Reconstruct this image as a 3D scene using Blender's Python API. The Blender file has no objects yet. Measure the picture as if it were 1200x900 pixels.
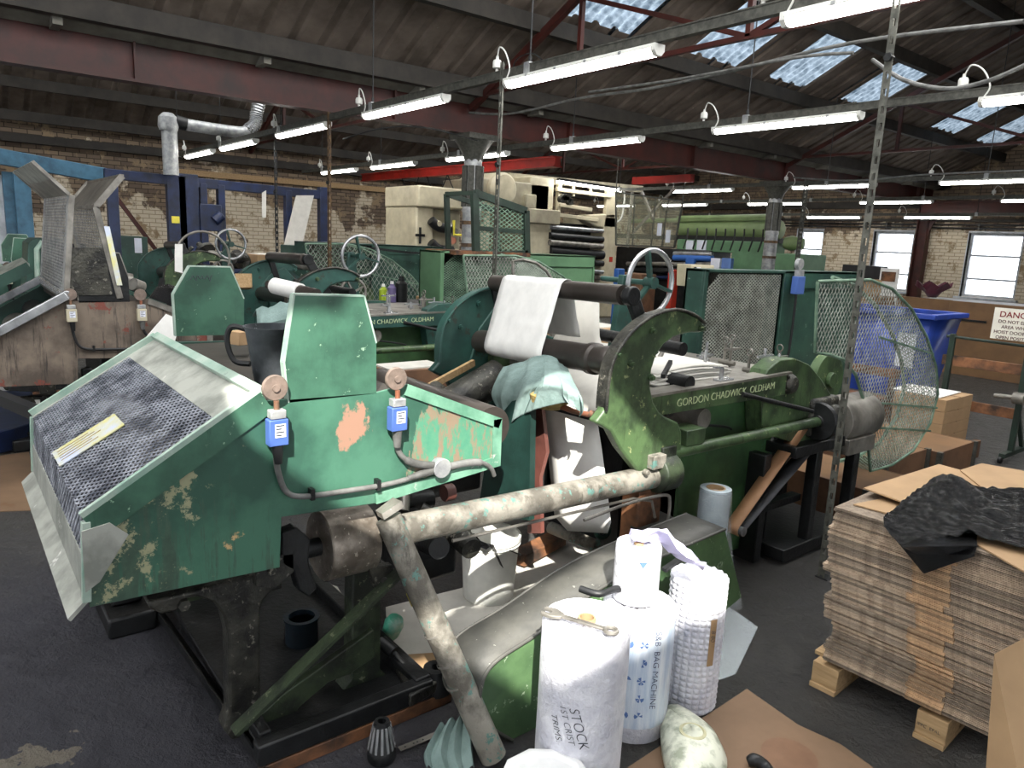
import bpy, math, random
from mathutils import Vector, Matrix, noise
random.seed(7)
PI = math.pi
C = bpy.context.scene.collection
sc = bpy.context.scene

# ------------------------------------------------------------------ camera
FPX = 850.0
th = math.radians(11.1); ro = .046; az = math.radians(38.5)
_h = Vector((-math.cos(az), math.sin(az), 0)); _z = Vector((0, 0, 1))
CF = math.cos(th)*_h - math.sin(th)*_z
_r0 = Vector((math.sin(az), math.cos(az), 0)); _u0 = math.sin(th)*_h + math.cos(th)*_z
CR = (_r0 + ro*_u0).normalized(); CU = (_u0 - ro*_r0).normalized()
CAM = Vector((0, 0, 1.65))
cd = bpy.data.cameras.new('camera'); cam = bpy.data.objects.new('camera', cd); C.objects.link(cam)
cd.sensor_width = 36; cd.sensor_fit = 'HORIZONTAL'; cd.lens = FPX*36/1200; cd.clip_start = .05; cd.clip_end = 200
m = Matrix((CR, CU, -CF)).transposed().to_4x4(); m.translation = CAM
cam.matrix_world = m
sc.camera = cam

# ------------------------------------------------------------------ world, sun, exposure
W = bpy.data.worlds.new('world'); sc.world = W; W.use_nodes = True
bg = W.node_tree.nodes['Background']
bg.inputs[0].default_value = (.88, .93, 1.0, 1); bg.inputs[1].default_value = 4.0
SUN_DIR = Vector((-.62, .45, -.70)).normalized()
sd = bpy.data.lights.new('sun', 'SUN'); sd.energy = 14; sd.angle = math.radians(.6); sd.color = (1, .96, .88)
so = bpy.data.objects.new('sun', sd); C.objects.link(so)
so.rotation_euler = SUN_DIR.to_track_quat('-Z', 'Y').to_euler(); so.location = (6, -5, 9)
sc.view_settings.view_transform = 'Standard'; sc.view_settings.look = 'None'
sc.view_settings.exposure = 0.0; sc.view_settings.gamma = 1; sc.view_settings.use_curve_mapping = False
try:
    sc.cycles.use_denoising = True
    sc.cycles.max_bounces = 6; sc.cycles.diffuse_bounces = 4; sc.cycles.glossy_bounces = 3
    sc.cycles.transmission_bounces = 4; sc.cycles.transparent_max_bounces = 12
    sc.cycles.sample_clamp_indirect = 6
except Exception:
    pass
TUBE_STRENGTH = 26.0

# ------------------------------------------------------------------ a pixel of the photo on a real plane of the room
def at(x, y, X=None, Y=None, Z=None, O=(0, 0, 0)):
    d = CF*FPX + CR*(x-600) + CU*(450-y)
    if X is not None: s = (X-CAM.x)/d.x
    elif Y is not None: s = (Y-CAM.y)/d.y
    else: s = (Z-CAM.z)/d.z
    return CAM + d*s + Vector(O)

# ------------------------------------------------------------------ materials
def nodes(m):
    m.use_nodes = True
    nt = m.node_tree
    return nt, nt.nodes['Principled BSDF']
def rgb(h):
    if isinstance(h, str):
        c = [int(h[i:i+2], 16)/255 for i in (0, 2, 4)]
        return tuple((v/12.92 if v <= .04045 else ((v+.055)/1.055)**2.4) for v in c) + (1,)
    return tuple(h) + (1,)
def ramp(nt, fac, stops):
    r = nt.nodes.new('ShaderNodeValToRGB'); e = r.color_ramp.elements
    while len(e) > 1: e.remove(e[0])
    for i, (p, c) in enumerate(stops):
        if i == 0: e[0].position = p; e[0].color = c
        else: k = e.new(p); k.color = c
    nt.links.new(fac, r.inputs[0]); return r.outputs[0]
def noisef(nt, scale, detail=6, vec=None, rough=.6, stretch=None):
    tc = nt.nodes.new('ShaderNodeTexCoord'); out = vec or tc.outputs['Object']
    if stretch:
        mp = nt.nodes.new('ShaderNodeMapping'); mp.inputs['Scale'].default_value = stretch
        nt.links.new(out, mp.inputs['Vector']); out = mp.outputs[0]
    n = nt.nodes.new('ShaderNodeTexNoise'); n.inputs['Scale'].default_value = scale
    n.inputs['Detail'].default_value = detail; n.inputs['Roughness'].default_value = rough
    nt.links.new(out, n.inputs['Vector']); return n.outputs['Fac']
def mixc(nt, fac, a, b):
    x = nt.nodes.new('ShaderNodeMix'); x.data_type = 'RGBA'
    if isinstance(fac, (int, float)): x.inputs['Factor'].default_value = fac
    else: nt.links.new(fac, x.inputs['Factor'])
    for s, v in (('A', a), ('B', b)):
        i = [q for q in x.inputs if q.name == s and q.type == 'RGBA'][0]
        if isinstance(v, tuple): i.default_value = v
        else: nt.links.new(v, i)
    return [q for q in x.outputs if q.type == 'RGBA'][0]
def mathn(nt, op, a, b=0.0):
    x = nt.nodes.new('ShaderNodeMath'); x.operation = op
    for i, v in enumerate((a, b)):
        if isinstance(v, (int, float)): x.inputs[i].default_value = v
        else: nt.links.new(v, x.inputs[i])
    return x.outputs[0]
def bump(nt, bs, h, strength, dist=.01):
    b = nt.nodes.new('ShaderNodeBump'); b.inputs['Strength'].default_value = strength; b.inputs['Distance'].default_value = dist
    nt.links.new(h, b.inputs['Height']); nt.links.new(b.outputs[0], bs.inputs['Normal'])
def mk(name, c1, c2=None, rough=.6, metal=0, scale=6, lo=.4, hi=.62, bmp=.15, spots=None, sp_lo=.62, sp_scale=14, stretch=None, drip=None, drip_lo=.58):
    """worn surface: base colour, a second tone, small chipped spots and dirt runs"""
    m = bpy.data.materials.new(name); nt, bs = nodes(m)
    c1 = rgb(c1); c2 = rgb(c2) if c2 else tuple(v*.6 for v in c1[:3]) + (1,)
    f = noisef(nt, scale, 8, stretch=stretch)
    col = mixc(nt, ramp(nt, f, [(lo, (0, 0, 0, 1)), (hi, (1, 1, 1, 1))]), c1, c2)
    if drip:
        g = noisef(nt, 3, 7, stretch=(6, 6, .55), rough=.75)
        col = mixc(nt, ramp(nt, g, [(drip_lo, (0, 0, 0, 1)), (drip_lo+.09, (.85, .85, .85, 1))]), col, rgb(drip))
    if spots:
        g = noisef(nt, sp_scale, 6, rough=.7)
        col = mixc(nt, ramp(nt, g, [(sp_lo, (0, 0, 0, 1)), (sp_lo+.03, (1, 1, 1, 1))]), col, rgb(spots))
    nt.links.new(col, bs.inputs['Base Color'])
    bs.inputs['Roughness'].default_value = rough; bs.inputs['Metallic'].default_value = metal
    if bmp: bump(nt, bs, noisef(nt, scale*5, 5), bmp, .01)
    return m
def plain(name, c, rough=.5, metal=0, emit=None, es=0):
    m = bpy.data.materials.new(name); nt, bs = nodes(m)
    c = rgb(c); n = noisef(nt, 9, 4)
    col = mixc(nt, ramp(nt, n, [(.35, (0, 0, 0, 1)), (.75, (1, 1, 1, 1))]), c, tuple(v*.82 for v in c[:3])+(1,))
    nt.links.new(col, bs.inputs['Base Color'])
    bs.inputs['Roughness'].default_value = rough; bs.inputs['Metallic'].default_value = metal
    if emit: bs.inputs['Emission Color'].default_value = rgb(emit); bs.inputs['Emission Strength'].default_value = es
    return m

M = {}
M['green'] = mk('worn green paint', '406a56', '2d4f40', .45, 0, 5, .4, .6, .1, '8fae94', .63, 20, drip='24483a', drip_lo=.6)
M['lgreen'] = mk('faded light green edge paint', 'a6b6aa', '76998a', .5, 0, 8, .4, .7, .1, '8a9a90', .62)
M['mgreen'] = mk('moss green machine paint', '4c6340', '303f2b', .42, 0, 6, .42, .58, .2, '8c9468', .62, 22, drip='232c1e', drip_lo=.57)
M['dgreen'] = mk('dark green machine paint', '2d4e42', '203a33', .45, 0, 4, .4, .6, .1, '7a8e80', .64, 18, drip='1e3a30', drip_lo=.62)
M['teal'] = mk('teal machine paint', '2c5048', '1e3b36', .45, 0, 5, .4, .6, .1, '33352f', .6, 14)
M['bgreen'] = mk('green panel with blue chalk', '41663e', '2f492f', .4, 0, 4, .4, .6, .1, '5aa8b4', .645, 6)
M['brownpanel'] = mk('brown stained steel', '72665a', '4c433b', .6, 0, 5, .4, .6, .15, '6e3a30', .58, 6, drip='24201e', drip_lo=.55)
M['iron'] = mk('greasy cast iron', '46453e', '222220', .45, .3, 10, .4, .6, .6, '77746a', .6, 30)
M['dark'] = mk('black oily steel', '2a2b2c', '131415', .42, .3, 8, .35, .65, .3)
M['black'] = plain('black rubber', '161719', .5)
M['steel'] = mk('worn grey steel', '96928a', '625f59', .4, .4, 7, .35, .65, .12, 'c8c4ba', .7, 30)
M['bright'] = mk('polished steel', 'c4c6c8', '8a8c8e', .25, .6, 7, .35, .65, .05)
M['drum'] = mk('drum steel spattered', '9c9388', '6c6359', .4, .55, 8, .42, .58, .15, 'd8d0c0', .62, 50)
M['roller'] = mk('dark rubber roller', '4c4642', '38332f', .4, .4, 5, .35, .65, .06)
M['pipe'] = mk('verdigris stained pipe', '8e8a80', '5c5850', .55, .25, 9, .42, .58, .4, '5c8078', .58, 22, drip='4e4a42', drip_lo=.57)
M['greypaint'] = mk('dusty grey paint', 'a2a49c', '7c7f78', .6, 0, 8, .4, .62, .1, 'c6c6c0', .63)
M['meshsteel'] = mk('grey expanded metal', 'b9bdb4', '7c8078', .45, .4, 10, .35, .65, .1)
M['grime'] = mk('grimy dark green iron', '37432f', '20251e', .5, .1, 8, .42, .58, .4, '6a6e58', .62, 26)
M['rust'] = mk('rusty brown angle', '6a5236', '44352a', .7, .1, 12)
M['mint'] = mk('scuffed mint edge paint', '6f9a84', '4f7c66', .5, 0, 8, .4, .6, .1, '9aa49a', .62)
M['dteal'] = mk('shadow-darkened green sheet', '1c3832', '122622', .45, 0, 5)  # green darkened to carry the shadow on the inner casing
M['meshgreen'] = mk('green expanded metal', '7f9a84', '4f6a58', .5, .2, 10, .35, .65, .1)
M['meshdark'] = mk('oily expanded metal', 'a4a8b2', '5c606a', .45, .3, 12, .4, .6, .1)
M['galv'] = mk('galvanised steel', 'b2b4b2', '84868a', .4, .35, 14, .35, .65, .1)
M['pgalv'] = mk('weathered slotted steel', '6c6c64', '4a4a44', .5, .4, 14, .4, .6, .1)
M['dgalv'] = mk('dull galvanised rail', '56564f', '3a3a36', .6, .3, 25, .35, .65, .1)
M['redbeam'] = mk('red oxide girder', '46170f', '240e0a', .55, 0, 3, .35, .7, .15)
M['bluepaint'] = mk('pale blue frame paint', '3e6880', '2e5064', .5, 0, 5)
M['navy'] = mk('navy gantry paint', '17264a', '101a32', .45, 0, 5)
M['cream'] = mk('cream press enamel', 'cdc4a8', 'a59c84', .45, 0, 3, .35, .7, .08, '6c6350', .72)
M['cream2'] = mk('dull cream enamel', 'b0a88e', '80796a', .5, 0, 3, .35, .7, .08)
M['pgreen'] = mk('pale green enamel', '7c9060', '5c6e48', .45, 0, 2, .35, .7, .08)
M['tgreen'] = mk('grey green enamel', '5f8562', '4c6c50', .5, 0, 3, .35, .7, .08)
M['wood'] = mk('rough pallet timber', 'b89a72', '8f7450', .75, 0, 5, .3, .7, .3, stretch=(1, 12, 12))
M['orwood'] = mk('oiled orange timber', '8a5c3c', '33261e', .7, 0, 5, .4, .6, .3)
M['crate'] = mk('dark stained plywood', '74543c', '4c3628', .7, 0, 4, .35, .7, .2)
M['ply'] = mk('brown plywood', '80603f', '684e36', .65, 0, 3, .35, .7, .1)
M['card'] = mk('brown cardboard', 'ad8e6a', '967a5a', .8, 0, 4, .35, .75, .06)
M['cardedge'] = mk('corrugated cardboard edge', 'b8a692', '8e7d6c', .85, 0, 60, .35, .65, .05)
def layered(m, k=.45):
    nt = m.node_tree; bs = nt.nodes['Principled BSDF']; l = bs.inputs['Base Color'].links[0]; src = l.from_socket
    oi = nt.nodes.new('ShaderNodeObjectInfo'); c = ramp(nt, oi.outputs['Random'], [(0, (k, k, k, 1)), (.5, (.85, .85, .85, 1)), (1, (1.15, 1.12, 1.08, 1))])
    x = nt.nodes.new('ShaderNodeMix'); x.data_type = 'RGBA'; x.blend_type = 'MULTIPLY'; x.inputs['Factor'].default_value = 1
    i = [q for q in x.inputs if q.type == 'RGBA']; nt.links.new(src, i[0]); nt.links.new(c, i[1]); nt.links.new([q for q in x.outputs if q.type == 'RGBA'][0], bs.inputs['Base Color'])
layered(M['cardedge'])
M['cardtab'] = mk('fresh corrugated tab edge', 'cfae8a', 'a98a6c', .85, 0, 60, .35, .65, .05)
M['damp'] = mk('damp cardboard', '7c5c44', '6e503a', .6, 0, 5)
layered(M['cardtab'], .55)
M['cardfloor'] = mk('trodden cardboard', '80664f', '6e5843', .75, 0, 3, .35, .7, .06, '6e523a', .64, 3)
M['paper'] = plain('white paper', 'e9e8e4', .7)
M['kraft'] = plain('off white paper', 'cfccc4', .75)
M['film'] = mk('white film wrap', 'e4e4ea', 'cacad4', .28, 0, 10, .4, .6, .8)
M['clearfilm'] = mk('milky clear film', 'c9d4da', 'b0bec6', .2, 0, 14, .4, .6, .4)
M['bucket'] = mk('spattered white plastic', 'e6e6e0', 'd0d0ca', .4, 0, 8, .35, .65, .05, '2c3030', .71, 26)
M['inktin'] = mk('ink stained tin', '14222c', '0c1418', .35, .2, 8, .35, .65, .2, '6a7a80', .74, 20)
M['jug'] = mk('ink stained grey plastic jug', '4a4f54', '23272b', .5, 0, 8, .35, .65, .2, '8a9094', .66, 20)
M['rag'] = mk('grey green cotton rag', '7f9490', '647874', .9, 0, 9, .35, .65, .4)
M['foam'] = mk('yellow foam sponge', 'a8935a', '7c6a3c', .9, 0, 25, .35, .65, .6)
M['copper'] = mk('copper pipe', 'a06048', '7a6a58', .45, .5, 9)
M['belt_tan'] = mk('tan leather belt', 'b58a66', '9c7352', .6, 0, 6, .35, .7, .1)
M['belt_grey'] = mk('grey belt backing', '55565a', '424347', .7, 0, 8)
M['switchblue'] = plain('blue switch plastic', '4a66a8', .4)
M['switchgrey'] = plain('grey switch plastic', 'b8b098', .45)
M['label'] = plain('pale printed label', 'd8dce8', .5)
M['darklabel'] = plain('dark label print', '30343c', .5)
M['yellow'] = plain('yellow tape', 'e6d84a', .5)
M['lime'] = plain('lime plastic', '9ab02a', .5)
M['purple'] = plain('dull purple plastic', '6a6088', .5)
M['redpaint'] = mk('bright red beam paint', 'b0281e', '8c1f18', .45, 0, 3)
M['redplastic'] = plain('red plastic', 'b0301c', .5)
M['brownred'] = mk('brown rubber plate', '6a4038', '50302a', .5, 0, 6)
M['rubroll'] = mk('pinkish switch roller', '7e6e64', '645850', .6, 0, 20)
M['cablegrey'] = mk('grey rubber cable', '6c6c6a', '4c4c4a', .55, 0, 12)
M['cablewhite'] = plain('white plastic', 'd8d8d2', .5)
M['bluebin'] = mk('blue plastic bin', '2a48a8', '20367c', .4, 0, 3)
M['bluebox'] = plain('bright blue plastic', '2f5fa8', .5)
M['whitepaint'] = mk('white window paint', 'c8ccd2', 'a4a8ae', .5, 0, 4)
M['signwhite'] = plain('cream sign board', 'e2dfd2', .5)
M['signred'] = plain('dark red sign lettering', '7c1c1c', .5)
M['signtext'] = plain('brown sign lettering', '4a2420', .5)
M['ink'] = plain('blue marker ink', '2a2e58', .6)
M['inkblue'] = plain('blue print', '5a78b0', .6)
M['letter'] = plain('pale cast lettering', 'b8c49a', .6)
M['frosty'] = mk('printed film sleeve', 'dfe6ee', 'b6c6da', .3, 0, 7, .35, .6, .2, stretch=(6, 6, .6))
M['yellowplate'] = mk('yellowed clear plastic strip', 'd0cc90', 'c0c8dc', .25, 0, 9, .4, .6, .1)
M['slabgrey'] = mk('dusty grey guard sheet', '504f4a', '3a3a37', .6, 0, 5, .4, .6, .2, 'a0a096', .66, 40)
M['slabgreen'] = mk('scuffed green guard side', '5a7850', '405a3c', .5, 0, 4, .4, .6, .1, '98a890', .62, 24)
M['maroon'] = plain('maroon foil', '5a2436', .4)
M['post'] = mk('dark green post paint', '26382e', '1a261f', .5, 0, 6)

def glassy(name, c, alpha, rough=.15):
    m = bpy.data.materials.new(name); nt, bs = nodes(m)
    bs.inputs['Base Color'].default_value = rgb(c); bs.inputs['Roughness'].default_value = rough
    bs.inputs['Alpha'].default_value = alpha
    return m
M['clear'] = glassy('clear polythene', 'dde6ea', .28)
M['glass'] = glassy('window glass', 'e8f0f6', .08, .05)
m = bpy.data.materials.new('black polythene'); nt, bs = nodes(m); M['blackfilm'] = m
bs.inputs['Base Color'].default_value = rgb('17171a'); bs.inputs['Roughness'].default_value = .2
bump(nt, bs, noisef(nt, 18, 8, rough=.75, stretch=(1, 2.4, 1)), 1.0, .05)
m = bpy.data.materials.new('translucent corrugated sheet'); M['skylight'] = m
m.use_nodes = True; nt = m.node_tree; nt.nodes.clear()
o_ = nt.nodes.new('ShaderNodeOutputMaterial'); t_ = nt.nodes.new('ShaderNodeBsdfTranslucent'); d_ = nt.nodes.new('ShaderNodeBsdfDiffuse'); x_ = nt.nodes.new('ShaderNodeMixShader')
n_ = noisef(nt, 9, 8)
nt.links.new(ramp(nt, n_, [(.35, rgb('84909a')), (.7, rgb('3a4650'))]), t_.inputs[0]); d_.inputs[0].default_value = rgb('48545e')
x_.inputs[0].default_value = .25; nt.links.new(t_.outputs[0], x_.inputs[1]); nt.links.new(d_.outputs[0], x_.inputs[2]); nt.links.new(x_.outputs[0], o_.inputs[0])
m = bpy.data.materials.new('white diffusing fill rooflight'); M['rooflight'] = m  # passes soft daylight through the unseen fill strips
m.use_nodes = True; nt = m.node_tree; nt.nodes.clear()
o_ = nt.nodes.new('ShaderNodeOutputMaterial'); t_ = nt.nodes.new('ShaderNodeBsdfTranslucent'); t_.inputs[0].default_value = (.85, .85, .85, 1); nt.links.new(t_.outputs[0], o_.inputs[0])
m = bpy.data.materials.new('lit fluorescent diffuser'); nt, bs = nodes(m); M['tube'] = m
bs.inputs['Base Color'].default_value = (.9, .9, .9, 1)
bs.inputs['Emission Color'].default_value = (1, .97, .92, 1); bs.inputs['Emission Strength'].default_value = TUBE_STRENGTH
# brick
m = bpy.data.materials.new('painted brick'); nt, bs = nodes(m); M['brick'] = m
def brickmat(m, axes, patch=True):
    nt, bs = m.node_tree, m.node_tree.nodes['Principled BSDF']
    tc = nt.nodes.new('ShaderNodeTexCoord'); sp = nt.nodes.new('ShaderNodeSeparateXYZ'); cb = nt.nodes.new('ShaderNodeCombineXYZ')
    nt.links.new(tc.outputs['Object'], sp.inputs[0]); nt.links.new(sp.outputs[axes], cb.inputs[0]); nt.links.new(sp.outputs[2], cb.inputs[1])
    br = nt.nodes.new('ShaderNodeTexBrick'); nt.links.new(cb.outputs[0], br.inputs['Vector'])
    br.inputs['Scale'].default_value = 1; br.inputs['Brick Width'].default_value = .24; br.inputs['Row Height'].default_value = .085
    br.inputs['Mortar Size'].default_value = .008
    br.inputs['Color1'].default_value = rgb('867460'); br.inputs['Color2'].default_value = rgb('625448'); br.inputs['Mortar'].default_value = rgb('3c3228')
    n1 = noisef(nt, 1.1, 8, rough=.65); n2 = noisef(nt, 6, 6)
    hgt = mathn(nt, 'MULTIPLY', sp.outputs[2], .16)
    f = mathn(nt, 'SUBTRACT', mathn(nt, 'ADD', n1, .42), hgt)
    white = mixc(nt, n2, rgb('ddd2bc'), rgb('bcae96'))
    mort = mixc(nt, br.outputs['Fac'], white, rgb('988a74'))
    col = mixc(nt, ramp(nt, f, [(.53, (0, 0, 0, 1)), (.56, (1, 1, 1, 1))]), br.outputs['Color'], mort)
    stain = noisef(nt, 3, 8, rough=.7)
    col = mixc(nt, ramp(nt, stain, [(.54, (0, 0, 0, 1)), (.6, (1, 1, 1, 1))]), col, mixc(nt, n2, rgb('b5a284'), rgb('70583e')))
    nt.links.new(col, bs.inputs['Base Color']); bs.inputs['Roughness'].default_value = .85
    bump(nt, bs, mathn(nt, 'ADD', br.outputs['Fac'], mathn(nt, 'MULTIPLY', n2, -.6)), -.5, .02)
brickmat(m, 1)
m = bpy.data.materials.new('painted brick far'); nodes(m); M['brick2'] = m; brickmat(m, 0)
# floor
m = bpy.data.materials.new('ink stained concrete'); nt, bs = nodes(m); M['floor'] = m
a1 = noisef(nt, .8, 10, rough=.7); a2 = noisef(nt, 9, 10, rough=.75); a3 = noisef(nt, 40, 6)
c0 = mixc(nt, ramp(nt, a1, [(.35, (0, 0, 0, 1)), (.7, (1, 1, 1, 1))]), rgb('64625f'), rgb('454548'))
c0 = mixc(nt, ramp(nt, a2, [(.35, (0, 0, 0, 1)), (.75, (1, 1, 1, 1))]), c0, rgb('666460'))
c0 = mixc(nt, ramp(nt, a3, [(.72, (0, 0, 0, 1)), (.76, (1, 1, 1, 1))]), c0, rgb('9a9890'))
tc = nt.nodes.new('ShaderNodeTexCoord'); vm = nt.nodes.new('ShaderNodeVectorMath'); vm.operation = 'DISTANCE'
nt.links.new(tc.outputs['Object'], vm.inputs[0]); vm.inputs[1].default_value = (-2.6, .1, 0)
dd = mathn(nt, 'ADD', mathn(nt, 'MULTIPLY', vm.outputs['Value'], .35), mathn(nt, 'MULTIPLY', a2, .5))
c0 = mixc(nt, ramp(nt, dd, [(.55, (1, 1, 1, 1)), (.95, (0, 0, 0, 1))]), c0, mixc(nt, a2, rgb('30313c'), rgb('6c6c74')))
vm2 = nt.nodes.new('ShaderNodeVectorMath'); vm2.operation = 'DISTANCE'; nt.links.new(tc.outputs['Object'], vm2.inputs[0]); vm2.inputs[1].default_value = (-2.42, .06, 0)
d2 = mathn(nt, 'ADD', vm2.outputs['Value'], mathn(nt, 'MULTIPLY', noisef(nt, 11, 4), .55))
c0 = mixc(nt, ramp(nt, d2, [(.375, (1, 1, 1, 1)), (.385, (0, 0, 0, 1))]), c0, rgb('9a9284'))
nt.links.new(c0, bs.inputs['Base Color']); nt.links.new(ramp(nt, a2, [(.3, (.28, .28, .28, 1)), (.7, (.6, .6, .6, 1))]), bs.inputs['Roughness'])
bump(nt, bs, mathn(nt, 'ADD', a2, mathn(nt, 'MULTIPLY', noisef(nt, 14, 8, rough=.7), 1.4)), 1.0, .10)
M['roof'] = mk('sooty corrugated roof', '766a60', '52483f', .85, 0, 2.5, .35, .65, .25, '8a8076', .68, 10)
M['roofgrey'] = mk('dusty grey gutter lining', '77756c', '5a5850', .85, 0, 3, .35, .65, .25)
M['purlin'] = mk('sooty timber purlin', '36312b', '221f1b', .7, 0, 4, .35, .65, .2)
# near side panel: green paint with its bare rusty area on the far end
def worn_panel(name, org):
    m = bpy.data.materials.new(name); nt, bs = nodes(m)
    f = noisef(nt, 3.5, 8)
    col = mixc(nt, ramp(nt, f, [(.42, (0, 0, 0, 1)), (.6, (1, 1, 1, 1))]), rgb('44705c'), rgb('305446'))
    tc = nt.nodes.new('ShaderNodeTexCoord'); sp = nt.nodes.new('ShaderNodeSeparateXYZ'); nt.links.new(tc.outputs['Object'], sp.inputs[0])
    # soot and drips at the front lower end
    g = noisef(nt, 5, 6, stretch=(6, 6, .7), rough=.7)
    near = mathn(nt, 'MULTIPLY', mathn(nt, 'SUBTRACT', org[1]+.58, sp.outputs[1]), .55)
    low = mathn(nt, 'MULTIPLY', mathn(nt, 'SUBTRACT', org[2]+.98, sp.outputs[2]), .35)
    fac = mathn(nt, 'ADD', mathn(nt, 'ADD', g, near), low)
    col = mixc(nt, ramp(nt, fac, [(.60, (0, 0, 0, 1)), (.70, (1, 1, 1, 1))]), col, mixc(nt, noisef(nt, 30, 4), rgb('2c3a32'), rgb('4e6a58')))
    g2 = noisef(nt, 11, 8, rough=.75)
    fac2 = mathn(nt, 'ADD', g2, mathn(nt, 'MULTIPLY', near, .9))
    col = mixc(nt, ramp(nt, fac2, [(.63, (0, 0, 0, 1)), (.66, (1, 1, 1, 1))]), col, rgb('9c9c7c'))
    # bare patch in the middle and stripped area at the far end
    def blob(cy, cz, r, k, sc_, colr, col, stretch=None, ry=1):
        mp = nt.nodes.new('ShaderNodeCombineXYZ')
        nt.links.new(mathn(nt, 'MULTIPLY', mathn(nt, 'SUBTRACT', sp.outputs[1], org[1]+cy), ry), mp.inputs[0]); nt.links.new(mathn(nt, 'SUBTRACT', sp.outputs[2], org[2]+cz), mp.inputs[1])
        ln = nt.nodes.new('ShaderNodeVectorMath'); ln.operation = 'LENGTH'; nt.links.new(mp.outputs[0], ln.inputs[0])
        v = mathn(nt, 'ADD', ln.outputs['Value'], mathn(nt, 'MULTIPLY', noisef(nt, sc_, 6, stretch=stretch, rough=.7), k))
        return mixc(nt, ramp(nt, v, [(r, (1, 1, 1, 1)), (r+.012, (0, 0, 0, 1))]), col, colr)
    col = blob(1.32, .98, .36, .45, 9, mixc(nt, ramp(nt, noisef(nt, 16, 8, stretch=(1, 1, .35), rough=.75), [(.44, (0, 0, 0, 1)), (.5, (1, 1, 1, 1))]), rgb('80705e'), mixc(nt, noisef(nt, 40, 4), rgb('3a7a66'), rgb('5a8a6c'))), col, (1, 1.6, .45), .75)
    col = blob(.955, 1.075, .165, .24, 16, rgb('957462'), col, (1, 1, .6))
    col = blob(1.0, .86, .12, .3, 20, rgb('6a5a44'), col)
    col = blob(.58, .80, .10, .2, 30, rgb('c8a878'), col)
    nt.links.new(col, bs.inputs['Base Color']); bs.inputs['Roughness'].default_value = .42
    bump(nt, bs, noisef(nt, 25, 5), .12, .01)
    return m

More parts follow.
